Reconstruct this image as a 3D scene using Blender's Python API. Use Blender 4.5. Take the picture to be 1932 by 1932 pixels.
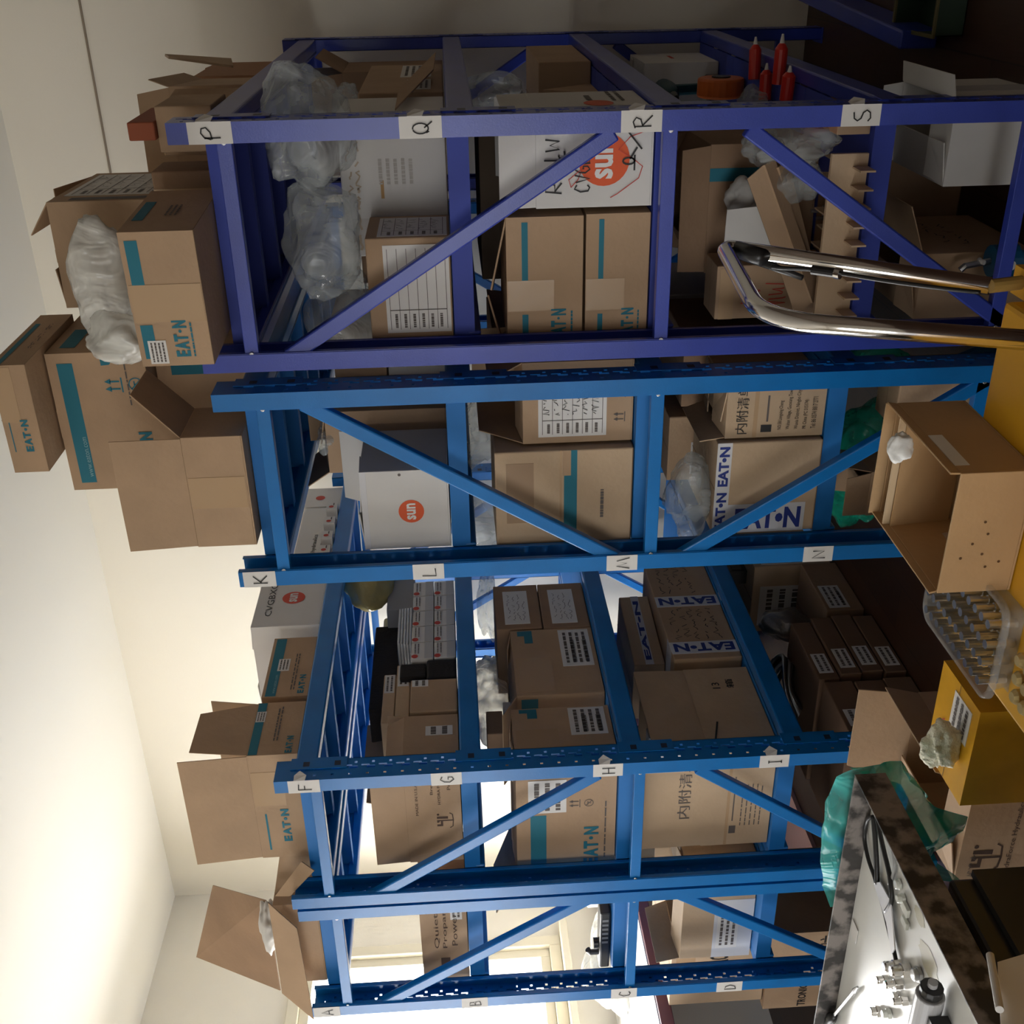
import bpy, bmesh, math, random
from mathutils import Vector, Matrix, noise
for o in list(bpy.data.objects): bpy.data.objects.remove(o)
S = bpy.context.scene; COL = S.collection; PI = math.pi
random.seed(7)
# ---------------- camera (the phone was held sideways: world up points to the left of the frame)
FPX = 2084.19; HC = 1.4218
FW = Vector((0.88328808, 0.46667585, -0.04489785)); RT = Vector((0.46500186, -0.88426207, -0.04305653)); DN = Vector((-0.05979491, 0.01715374, -0.99806328))
CP = Vector((0, 0, HC))
cd = bpy.data.cameras.new('camera'); cam = bpy.data.objects.new('camera', cd); COL.objects.link(cam)
cam.matrix_world = Matrix(((DN.x, RT.x, -FW.x, 0), (DN.y, RT.y, -FW.y, 0), (DN.z, RT.z, -FW.z, HC), (0, 0, 0, 1)))
cd.sensor_fit = 'HORIZONTAL'; cd.sensor_width = 36; cd.lens = 36*FPX/1932; cd.clip_start = .05
S.camera = cam
# ---------------- world, light, exposure
W = bpy.data.worlds.new('world'); S.world = W; W.use_nodes = True
_b = W.node_tree.nodes['Background']; _b.inputs[1].default_value = 4.0
_t = W.node_tree.nodes.new('ShaderNodeTexCoord'); _s = W.node_tree.nodes.new('ShaderNodeSeparateXYZ'); _r = W.node_tree.nodes.new('ShaderNodeValToRGB')   # bright overcast sky over darker ground
_r.color_ramp.elements[0].position = .0; _r.color_ramp.elements[0].color = (.16, .15, .14, 1); _r.color_ramp.elements[1].position = .06; _r.color_ramp.elements[1].color = (.93, .96, 1, 1)
_a = W.node_tree.nodes.new('ShaderNodeMath'); _a.operation = 'ADD'; _a.inputs[1].default_value = .10
W.node_tree.links.new(_t.outputs['Generated'], _s.inputs[0]); W.node_tree.links.new(_s.outputs[2], _a.inputs[0]); W.node_tree.links.new(_a.outputs[0], _r.inputs[0]); W.node_tree.links.new(_r.outputs[0], _b.inputs[0])
def area(name, loc, rot, sx, sy, e, col=(1, 1, 1)):
    l = bpy.data.lights.new(name, 'AREA'); l.shape = 'RECTANGLE'; l.size = sx; l.size_y = sy; l.energy = e; l.color = col
    o = bpy.data.objects.new(name, l); o.location = loc; o.rotation_euler = rot; COL.objects.link(o); return o
area('window_daylight', (3.25, 5.25, 1.85), (math.radians(78), 0, PI), 1.9, 1.5, 190, (1, .98, .95))   # daylight outside the far window
area('window_daylight', (0.3, 5.25, 1.85), (math.radians(78), 0, PI), 2.6, 1.5, 80, (1, .98, .95))   # fill light at an unseen window, added to brighten the rack fronts
area('door_daylight', (-2.9, 1.6, 1.6), (math.radians(90), 0, math.radians(-90)), 1.6, 1.8, 25, (1, .96, .9))   # fill light added at an unseen doorway behind the camera
S.view_settings.view_transform = 'Standard'; S.view_settings.look = 'None'; S.view_settings.gamma = 1; S.view_settings.exposure = 0.0
S.view_settings.use_curve_mapping = False
S.cycles.max_bounces = 8; S.cycles.transparent_max_bounces = 24
# ---------------- pixel of the photo -> point on a plane of the room
def ray(px, py): return FW*FPX + RT*(1932-py-966.0) + DN*(px-966.0)
def atx(px, py, x): d = ray(px, py); return CP + d*(x/d.x)
def aty(px, py, y): d = ray(px, py); return CP + d*(y/d.y)
def atz(px, py, z): d = ray(px, py); return CP + d*((z-HC)/d.z)
# ---------------- materials
MATS = {}
def mat(name, col, rough=.6, metal=0, bump=0, bscale=40, var=0, vscale=3, emis=0, coat=0, stretch=None, pos=(.3, .7)):
    if name in MATS: return MATS[name]
    m = bpy.data.materials.new(name); m.use_nodes = True; nt = m.node_tree; b = nt.nodes['Principled BSDF']
    b.inputs['Base Color'].default_value = (*col, 1); b.inputs['Roughness'].default_value = rough; b.inputs['Metallic'].default_value = metal
    if coat: b.inputs['Coat Weight'].default_value = coat
    tc = nt.nodes.new('ShaderNodeTexCoord'); mp = nt.nodes.new('ShaderNodeMapping'); nt.links.new(tc.outputs['Object'], mp.inputs[0])
    if stretch: mp.inputs['Scale'].default_value = stretch
    if var:
        n = nt.nodes.new('ShaderNodeTexNoise'); n.inputs['Scale'].default_value = vscale; n.inputs['Detail'].default_value = 6; nt.links.new(mp.outputs[0], n.inputs['Vector'])
        r = nt.nodes.new('ShaderNodeValToRGB'); r.color_ramp.elements[0].position = pos[0]; r.color_ramp.elements[1].position = pos[1]
        r.color_ramp.elements[0].color = (*[c*(1-var) for c in col], 1); r.color_ramp.elements[1].color = (*[min(1, c*(1+var)) for c in col], 1)
        nt.links.new(n.outputs[0], r.inputs[0]); nt.links.new(r.outputs[0], b.inputs['Base Color'])
    if bump:
        n = nt.nodes.new('ShaderNodeTexNoise'); n.inputs['Scale'].default_value = bscale; n.inputs['Detail'].default_value = 4; nt.links.new(mp.outputs[0], n.inputs['Vector'])
        bp = nt.nodes.new('ShaderNodeBump'); bp.inputs['Strength'].default_value = bump; bp.inputs['Distance'].default_value = .01; nt.links.new(n.outputs[0], bp.inputs['Height']); nt.links.new(bp.outputs[0], b.inputs['Normal'])
    if emis: b.inputs['Emission Color'].default_value = (*col, 1); b.inputs['Emission Strength'].default_value = emis
    MATS[name] = m; return m
def film(name, col, op=.35, rough=.15, bscale=9, bump=.9):
    """crumpled plastic film: part see-through, part milky, with sharp glints"""
    if name in MATS: return MATS[name]
    m = bpy.data.materials.new(name); m.use_nodes = True; nt = m.node_tree; nt.nodes.clear(); N = nt.nodes.new; L = nt.links.new
    out = N('ShaderNodeOutputMaterial'); tr = N('ShaderNodeBsdfTransparent'); pr = N('ShaderNodeBsdfPrincipled'); mx = N('ShaderNodeMixShader')
    tc = N('ShaderNodeTexCoord'); nz = N('ShaderNodeTexNoise'); nz.inputs['Scale'].default_value = bscale; nz.inputs['Detail'].default_value = 3; nz.inputs['Distortion'].default_value = 1.2
    L(tc.outputs['Object'], nz.inputs['Vector']); bp = N('ShaderNodeBump'); bp.inputs['Strength'].default_value = bump; bp.inputs['Distance'].default_value = .03
    L(nz.outputs[0], bp.inputs['Height']); L(bp.outputs[0], pr.inputs['Normal'])
    pr.inputs['Base Color'].default_value = (*col, 1); pr.inputs['Roughness'].default_value = rough
    mr = N('ShaderNodeMapRange'); mr.inputs[1].default_value = .35; mr.inputs[2].default_value = .7; mr.inputs[3].default_value = op*.6; mr.inputs[4].default_value = min(1, op*1.6)
    L(nz.outputs[0], mr.inputs[0]); L(mr.outputs[0], mx.inputs[0]); tr.inputs[0].default_value = (*[.7+.3*c for c in col], 1)
    L(tr.outputs[0], mx.inputs[1]); L(pr.outputs[0], mx.inputs[2]); L(mx.outputs[0], out.inputs[0])
    MATS[name] = m; return m
BLUE = mat('blue paint', (.003, .165, .50), .30, bump=.04, bscale=300, var=.12, vscale=6)
INDIGO = mat('indigo paint', (.03, .055, .36), .3, bump=.04, bscale=300, var=.12, vscale=6)
KRAFT = mat('kraft board', (.46, .31, .19), .8, bump=.12, bscale=60, var=.1, vscale=5)
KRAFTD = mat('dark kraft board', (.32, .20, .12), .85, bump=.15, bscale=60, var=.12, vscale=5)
KRAFTL = mat('pale kraft board', (.54, .39, .25), .8, bump=.12, bscale=60, var=.1, vscale=5)
WBOX = mat('white board', (.68, .66, .63), .6, bump=.08, bscale=30, var=.06, vscale=4)
TEAL = mat('teal ink', (.012, .17, .24), .7)
NAVY = mat('navy ink', (.01, .03, .22), .5)
INK = mat('black ink', (.015, .014, .014), .6)
GREYINK = mat('grey ink', (.12, .1, .09), .7)
BROWNINK = mat('brown ink', (.07, .035, .02), .7)
REDINK = mat('red ink', (.55, .05, .03), .6)
ORANGE = mat('orange ink', (.75, .10, .02), .6)
WINK = mat('white ink', (.8, .78, .75), .6)
PAPER = mat('paper', (.74, .72, .69), .6, bump=.05, bscale=20)
TAPE = mat('clear tape', (.50, .34, .2), .22, bump=.06, bscale=20)
WTAPE = mat('white tape', (.7, .7, .72), .25, bump=.1, bscale=20)
WALL = mat('cream wall', (.85, .80, .69), .85, bump=.05, bscale=120, var=.02, vscale=1)
CEIL = mat('ceiling paint', (.87, .84, .76), .9)
CHROME = mat('chrome', (.82, .8, .78), .12, 1)
STEEL = mat('brushed steel', (.5, .5, .5), .35, 1, bump=.1, bscale=80)
RUSTY = mat('mottled steel edge', (.13, .115, .105), .55, .2, bump=.15, bscale=40, var=.75, vscale=26, pos=(.44, .58))
YELLOW = mat('yellow paint', (.80, .42, .02), .4, bump=.03, bscale=100, var=.05, vscale=3)
BLACK = mat('black plastic', (.012, .012, .013), .35)
BFOAM = mat('dark foam', (.015, .012, .012), .9, bump=.4, bscale=60)
BENCHW = mat('white bench top', (.70, .70, .66), .3, bump=.03, bscale=30, var=.07, vscale=4)
CREAMFR = mat('cream window frame', (.76, .70, .55), .5)
CLEAR = film('clear film', (.74, .78, .78), .27, rough=.1)
MILKY = film('milky film', (.85, .85, .80), .62, bscale=7)
AQUA = film('aqua film', (.10, .62, .58), .6, rough=.2, bscale=8)
GREEN = film('green film', (.01, .33, .22), .75, rough=.2, bscale=8)
TRAYP = film('clear tray plastic', (.6, .64, .68), .10, rough=.08, bscale=3, bump=.1)
# ---------------- mesh helpers
class MB:
    def __init__(s): s.v = []; s.f = []; s.mi = []; s.m = []
    def _m(s, m):
        if m not in s.m: s.m.append(m)
        return s.m.index(m)
    def add(s, vs, fs, m):
        k = len(s.v); s.v += [Vector(v) for v in vs]; i = s._m(m)
        for f in fs: s.f.append([k+j for j in f]); s.mi.append(i)
    def box(s, x0, x1, y0, y1, z0, z1, m, M=None):
        vs = [Vector((x, y, z)) for z in (z0, z1) for y in (y0, y1) for x in (x0, x1)]
        if M: vs = [M @ v for v in vs]
        s.add(vs, [(0, 2, 3, 1), (4, 5, 7, 6), (0, 1, 5, 4), (2, 6, 7, 3), (0, 4, 6, 2), (1, 3, 7, 5)], m)
    def bar(s, a, b, w, h, m, up=(0, 0, 1)):
        a = Vector(a); b = Vector(b); d = (b-a).normalized(); u = Vector(up); sd = d.cross(u)
        if sd.length < 1e-4: sd = d.cross(Vector((1, 0, 0)))
        sd.normalize(); u = sd.cross(d)
        vs = [p+sd*i*w/2+u*j*h/2 for p in (a, b) for i, j in ((-1, -1), (1, -1), (1, 1), (-1, 1))]
        s.add(vs, [(0, 1, 2, 3), (7, 6, 5, 4), (0, 4, 5, 1), (1, 5, 6, 2), (2, 6, 7, 3), (3, 7, 4, 0)], m)
    def tube(s, pts, r, m, n=10, rs=None, cap=True):
        pts = [Vector(p) for p in pts]; k = len(s.v); vs = []; fs = []; prev = None
        for i, p in enumerate(pts):
            t = (pts[min(i+1, len(pts)-1)]-pts[max(i-1, 0)]).normalized()
            if prev is None: a = t.orthogonal().normalized()
            else:
                a = prev-t*prev.dot(t); a.normalize()
            prev = a; b = t.cross(a); q = rs[i] if rs else r
            vs += [p+(a*math.cos(2*PI*j/n)+b*math.sin(2*PI*j/n))*q for j in range(n)]
        for i in range(len(pts)-1):
            for j in range(n): fs.append((i*n+j, i*n+(j+1) % n, (i+1)*n+(j+1) % n, (i+1)*n+j))
        if cap: fs.append(tuple(range(n-1, -1, -1))); fs.append(tuple((len(pts)-1)*n+j for j in range(n)))
        s.add(vs, fs, m)
    def poly(s, pts, m, th=0, nrm=None):
        pts = [Vector(p) for p in pts]; n = len(pts)
        if not th: s.add(pts, [tuple(range(n))], m); return
        if nrm is None: nrm = (pts[1]-pts[0]).cross(pts[2]-pts[0]).normalized()
        q = [p+nrm*th for p in pts]
        s.add(pts+q, [tuple(range(n-1, -1, -1)), tuple(range(n, 2*n))]+[(i, (i+1) % n, n+(i+1) % n, n+i) for i in range(n)], m)
    def build(s, name, parent=None, loc=None, smooth=False, bevel=0, solid=0, kind=None, sub=0):
        me = bpy.data.meshes.new(name)
        off = Vector(loc) if loc is not None else Vector((0, 0, 0))
        me.from_pydata([v-off for v in s.v], [], s.f)
        for m in s.m: me.materials.append(m)
        for p, i in zip(me.polygons, s.mi): p.material_index = i; p.use_smooth = smooth
        me.update(); o = bpy.data.objects.new(name, me); COL.objects.link(o); o.location = off
        if parent: o.parent = parent
        if solid: md = o.modifiers.new('s', 'SOLIDIFY'); md.thickness = solid
        if bevel: md = o.modifiers.new('b', 'BEVEL'); md.width = bevel; md.segments = 2; md.limit_method = 'ANGLE'
        if sub: md = o.modifiers.new('u', 'SUBSURF'); md.levels = md.render_levels = sub
        if kind: o['kind'] = kind
        return o
def tag(o, label=None, cat=None, group=None, kind=None):
    if label: o['label'] = label
    if cat: o['category'] = cat
    if group: o['group'] = group
    if kind: o['kind'] = kind
    return o
def empty(name, loc, label, cat, rz=0, group=None):
    o = bpy.data.objects.new(name, None); COL.objects.link(o); o.location = loc; o.rotation_euler.z = rz; o.empty_display_size = .05
    return tag(o, label, cat, group)
def copy_tree(o, parent=None):
    kids = [c for c in bpy.data.objects if c.parent == o]
    c = o.copy(); COL.objects.link(c); c.parent = parent
    for k in kids: copy_tree(k, c)
    return c
TXT = {}
def text_polys(t, bold=0):
    key = (t, bold)
    if key in TXT: return TXT[key]
    cu = bpy.data.curves.new('t', 'FONT'); cu.body = t; cu.size = 1; cu.resolution_u = 2; cu.offset = bold; cu.fill_mode = 'BOTH'
    ob = bpy.data.objects.new('t', cu); COL.objects.link(ob); bpy.context.view_layer.update()
    me = ob.to_mesh(); vs = [v.co.copy() for v in me.vertices]; fs = [tuple(p.vertices) for p in me.polygons]
    ob.to_mesh_clear(); bpy.data.objects.remove(ob); bpy.data.curves.remove(cu)
    if vs:
        x0 = min(v.x for v in vs); x1 = max(v.x for v in vs); y0 = min(v.y for v in vs); y1 = max(v.y for v in vs)
        vs = [((v.x-x0)/(x1-x0), (v.y-y0)/(y1-y0)) for v in vs]
        asp = (x1-x0)/(y1-y0)
    else: asp = 1
    TXT[key] = (vs, fs, asp); return TXT[key]
class Face:
    """a flat rectangle in space to draw on: origin at lower-left, u right, v up, both in fractions"""
    def __init__(s, o, u, v, lift=.0008):
        s.o = Vector(o); s.u = Vector(u); s.v = Vector(v); s.n = s.u.cross(s.v).normalized(); s.lift = lift
    def p(s, a, b, k=1): return s.o+s.u*a+s.v*b+s.n*s.lift*k
    def sub(s, a0, a1, b0, b1, lift=None):
        return Face(s.p(a0, b0, 0)+s.n*(lift or 0), s.u*(a1-a0), s.v*(b1-b0), s.lift)
    def rect(s, mb, a0, a1, b0, b1, m, k=1): mb.add([s.p(a0, b0, k), s.p(a1, b0, k), s.p(a1, b1, k), s.p(a0, b1, k)], [(0, 1, 2, 3)], m)
    def poly(s, mb, pts, m, k=1): mb.add([s.p(a, b, k) for a, b in pts], [tuple(range(len(pts)))], m)
    def text(s, mb, t, a0, a1, b0, b1, m, bold=.02, k=1.5, rot=0):
        vs, fs, _ = text_polys(t, bold)
        if rot == 90: vs = [(1-y, x) for x, y in vs]
        if rot == -90: vs = [(y, 1-x) for x, y in vs]
        if rot == 180: vs = [(1-x, 1-y) for x, y in vs]
        mb.add([s.p(a0+(a1-a0)*x, b0+(b1-b0)*y, k) for x, y in vs], fs, m)
    def disc(s, mb, a, b, r, m, k=1, n=28):   # r in metres
        ra = r/s.u.length; rb = r/s.v.length
        s.poly(mb, [(a+ra*math.cos(2*PI*i/n), b+rb*math.sin(2*PI*i/n)) for i in range(n)], m, k)
    def stroke(s, mb, pts, w, m, k=2):        # polyline ribbon, w in metres
        P = [s.p(a, b, k) for a, b in pts]; L = []
        for i, p in enumerate(P):
            t = (P[min(i+1, len(P)-1)]-P[max(i-1, 0)]).normalized(); q = s.n.cross(t)*w/2; L += [p-q, p+q]
        mb.add(L, [(2*i, 2*i+2, 2*i+3, 2*i+1) for i in range(len(P)-1)], m)
def arc(cx, cy, rx, ry, a0, a1, n=10): return [(cx+rx*math.cos(math.radians(a0+(a1-a0)*i/n)), cy+ry*math.sin(math.radians(a0+(a1-a0)*i/n))) for i in range(n+1)]
def scribble(F, mb, a0, a1, b0, b1, rows, m=GREYINK, w=.0016, seed=1, wild=1):
    """rows of small handwriting-like or print-like marks"""
    r = random.Random(seed)
    for i in range(rows):
        y = b1-(b1-b0)*(i+.5)/rows; h = (b1-b0)/rows*.32*wild; x = a0; pts = []
        while x < a1:
            pts.append((x, y+r.uniform(-h, h))); x += (a1-a0)*r.uniform(.02, .06)
            if r.random() < .18 or len(pts) > 7:
                if len(pts) > 1: F.stroke(mb, pts, w, m)
                pts = []; x += (a1-a0)*.03
        if len(pts) > 1: F.stroke(mb, pts, w, m)
def dashes(F, mb, a0, a1, b0, b1, rows, m=GREYINK, seed=1, fill=.45):
    r = random.Random(seed)
    for i in range(rows):
        y = b1-(b1-b0)*(i+.5)/rows; h = (b1-b0)/rows*fill/2; x = a0
        while x < a1-.01:
            w = min((a1-a0)*r.uniform(.05, .16), a1-x)
            F.rect(mb, x, x+w, y-h, y+h, m, 2); x += w+(a1-a0)*r.uniform(.015, .04)
# handwriting strokes of the shelf letters (x right, y up)
LET = {
 'P': [[(.15, 0), (.13, .85)], [(.02, .45), (.6, .52), (.98, .72), (.9, .95), (.55, 1), (.2, .85), (.02, .5)]],
 'Q': [arc(.45, .55, .42, .42, 100, -255, 16), [(.1, .25), (.2, .1), (.28, .2)], [(.5, .35), (1, -.08)]],
 'R': [[(.15, 0), (.12, .95)], [(.0, .9), (.5, 1.02), (.85, .85), (.7, .6), (.15, .48)], [(.2, .5), (1, -.05)]],
 'S': [[(.05, .15), (.3, .0), (.75, .05), (.95, .25), (.75, .45), (.3, .55), (.1, .75), (.3, .95), (.8, 1)]],
 'K': [[(.1, 0), (.12, 1)], [(.95, .98), (.12, .42)], [(.25, .5), (.95, .0)]],
 'L': [[(.1, 1), (.05, 0), (.95, .05)]],
 'M': [[(-.1, 0), (.2, .95), (.5, .2), (.8, .95), (1.15, 0)]],
 'N': [[(.1, 0), (.12, 1), (.9, .12), (.92, .98)]],
 'F': [[(.1, 0), (.12, .95)], [(.1, .95), (.9, .9)], [(.1, .5), (.7, .5)]],
 'G': [[(.9, .85), (.5, 1), (.15, .7), (.1, .3), (.5, 0), (.85, .15), (.85, .42), (.5, .42)]],
 'H': [[(.1, 0), (.12, 1)], [(.85, 0), (.88, 1)], [(.1, .5), (.88, .52)]],
 'I': [[(.5, 0), (.5, 1)], [(.3, .98), (.7, 1)], [(.3, 0), (.7, .02)]],
 'A': [[(0, 0), (.45, 1), (.95, 0)], [(.2, .35), (.75, .35)]],
 'B': [[(.1, 0), (.12, 1), (.6, .95), (.65, .6), (.15, .52), (.75, .45), (.8, .1), (.1, 0)]],
 'C': [[(.9, .85), (.45, 1), (.1, .6), (.2, .1), (.6, 0), (.9, .15)]],
 'D': [[(.15, 0), (.15, 1), (.65, .9), (.9, .5), (.65, .1), (.15, 0)]],
}
def letter(F, mb, ch, a0, a1, b0, b1, w, m=INK):
    for st in LET[ch]: F.stroke(mb, [(a0+(a1-a0)*x, b0+(b1-b0)*y) for x, y in st], w, m)
# ================= THE ROOM
XB = 4.62; YL = 4.80; YR = -2.6; XR = -3.0; ZC = HC+.371*XB
def wallbox(name, *a, m=WALL):
    mb = MB(); mb.box(*a, m); return mb.build(name, kind='structure')
def floor_mat():
    m = bpy.data.materials.new('dark wood boards'); m.use_nodes = True; nt = m.node_tree; b = nt.nodes['Principled BSDF']; N = nt.nodes.new; L = nt.links.new
    tc = N('ShaderNodeTexCoord'); br = N('ShaderNodeTexBrick'); L(tc.outputs['Object'], br.inputs['Vector'])
    br.inputs['Color1'].default_value = (.075, .03, .015, 1); br.inputs['Color2'].default_value = (.048, .018, .010, 1); br.inputs['Mortar'].default_value = (.012, .006, .004, 1)
    br.inputs['Scale'].default_value = 1; br.inputs['Brick Width'].default_value = 1.2; br.inputs['Row Height'].default_value = .16; br.inputs['Mortar Size'].default_value = .002
    nz = N('ShaderNodeTexNoise'); mp = N('ShaderNodeMapping'); mp.inputs['Scale'].default_value = (2, 40, 1); L(tc.outputs['Object'], mp.inputs[0]); L(mp.outputs[0], nz.inputs['Vector'])
    mx = N('ShaderNodeMix'); mx.data_type = 'RGBA'; mx.blend_type = 'MULTIPLY'; mx.inputs[0].default_value = .6; L(br.outputs[0], mx.inputs[6]); L(nz.outputs[0], mx.inputs[7]); L(mx.outputs[2], b.inputs['Base Color'])
    b.inputs['Roughness'].default_value = .42; return m
mb = MB(); mb.box(XR, XB, YR, YL, -.1, 0, floor_mat()); mb.build('floor', kind='structure')
wallbox('ceiling', XR, XB, YR, YL, ZC, ZC+.1, m=CEIL)
wallbox('wall_back', XB, XB+.12, YR, YL, 0, ZC)
wallbox('wall_right', XR, XB, YR-.12, YR, 0, ZC, m=mat('brown panelled wall', (.16, .12, .09), .8, var=.1))  # unseen wall, coloured dark to cut bounce light on the back wall
WZ0, WZ1 = 1.0, 2.41; WX = (2.35, 4.16); VX = (-1.2, 1.7)
mb = MB()     # the wall with the far window and an unseen near opening added for light
for x0, x1 in ((XR, VX[0]), (VX[1], WX[0]), (WX[1], XB)): mb.box(x0, x1, YL, YL+.2, 0, ZC, WALL)
for x0, x1 in (VX, WX): mb.box(x0, x1, YL, YL+.2, 0, WZ0, WALL); mb.box(x0, x1, YL, YL+.2, WZ1, ZC, WALL)
mb.build('wall_left', kind='structure')
mb = MB()     # unseen rear wall, with a doorway added for the fill light
mb.box(XR-.12, XR, YR, .8, 0, ZC, WALL); mb.box(XR-.12, XR, 2.4, YL, 0, ZC, WALL); mb.box(XR-.12, XR, .8, 2.4, 2.5, ZC, WALL); mb.build('wall_rear', kind='structure')
GLASS = bpy.data.materials.new('window glass'); GLASS.use_nodes = True
_nt = GLASS.node_tree; _nt.nodes.clear(); _o = _nt.nodes.new('ShaderNodeOutputMaterial'); _t = _nt.nodes.new('ShaderNodeBsdfTransparent'); _g = _nt.nodes.new('ShaderNodeBsdfGlossy'); _g.inputs['Roughness'].default_value = .03; _m = _nt.nodes.new('ShaderNodeMixShader'); _m.inputs[0].default_value = .06
_nt.links.new(_t.outputs[0], _m.inputs[1]); _nt.links.new(_g.outputs[0], _m.inputs[2]); _nt.links.new(_m.outputs[0], _o.inputs[0])
for i, (x0, x1) in enumerate((WX, VX)):  # the second window is out of view, added to let in fill light
    w = bpy.data.objects.new('window_%d' % (i+1), None); COL.objects.link(w); w['kind'] = 'structure'; w.location = ((x0+x1)/2, YL, WZ0)
    mb = MB(); y0, y1 = YL-.03-w.location.y, YL+.09-w.location.y; X0 = x0-w.location.x; X1 = x1-w.location.x; H = WZ1-WZ0
    for a in (X0, X1-.06): mb.box(a, a+.06, y0, y1, 0, H, CREAMFR)
    for a in (0, H-.06): mb.box(X0+.06, X1-.06, y0, y1, a, a+.06, CREAMFR)
    mb.build('window_frame', w, bevel=.004)
    mid = (X0+X1)/2
    for s, (a, b2) in enumerate(((X0+.06, mid+.02), (mid-.02, X1-.06))):
        mb = MB(); yy = (.0, .03) if s else (.035, .065)
        for q in (a, b2-.05): mb.box(q, q+.05, yy[0], yy[1], .06, H-.06, CREAMFR)
        for q in (.06, H-.11): mb.box(a+.05, b2-.05, yy[0], yy[1], q, q+.05, CREAMFR)
        f = mb.build('sash', w, bevel=.003)
        mb = MB(); mb.box(a+.05, b2-.05, yy[0]+.012, yy[0]+.016, .11, H-.11, GLASS); mb.build('pane', f)
    mb = MB(); mb.box(X0-.08, X1+.08, -.12, .0, -.04, 0, CREAMFR); mb.build('window_sill', w, bevel=.006)
# thin dark seam that runs along the back wall near the ceiling
mb = MB(); z = atx(150, 0, XB).z; mb.bar((XB-.004, YR, z), (XB-.004, 1.35, z), .008, .007, mat('seam', (.30, .24, .18), .8)); mb.build('trim_1', kind='structure')

# ================= THE RACKS
X0, X1 = 2.45, 4.50
def post_mesh(H, m):
    """C-shaped perforated upright: web in the local x-z plane at y=0, flanges towards +y, foot plate below"""
    mb = MB(); w = .085; fl = .042; P = .05
    cols = [0, .014, .022, .030, .040, .050, .056, .062, .070, w]
    zs = [0]; z = .1; 
    n = int((H-.1)/P); rows = []
    zc = 0.0
    def cell(x0, x1, z0, z1): mb.add([(x0, 0, z0), (x1, 0, z0), (x1, 0, z1), (x0, 0, z1)], [(0, 1, 2, 3)], m)
    cell(0, w, 0, .05)
    for k in range(int((H-.05)/P)):
        b = .05+k*P
        for j, (a, c) in enumerate(zip(cols[:-1], cols[1:])):
            cuts = {1: (.021, .029), 4: (.004, .028), 5: (.018, .028) if False else (.020, .044), 7: (.006, .014)}.get(j)
            if cuts and b+P < H:
                cell(a, c, b, b+cuts[0]); cell(a, c, b+cuts[1], b+P)
            else: cell(a, c, b, b+P)
    top = .05+int((H-.05)/P)*P
    if top < H: cell(0, w, top, H)
    for x in (0, w):
        mb.add([(x, 0, 0), (x, fl, 0), (x, fl, H), (x, 0, H)], [(0, 1, 2, 3)], m)
        s = 1 if x == 0 else -1
        mb.add([(x, fl, 0), (x+s*.014, fl, 0), (x+s*.014, fl, H), (x, fl, H)], [(0, 1, 2, 3)], m)
    mb.box(-.010, w+.010, -.0005, fl+.012, 0, .004, m)
    return mb.build('post', smooth=False, solid=.0022)
def channel(mb, a, b, w, d, m):
    mb.bar(a, b, d, w, m, up=(0, 0, 1))
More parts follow.
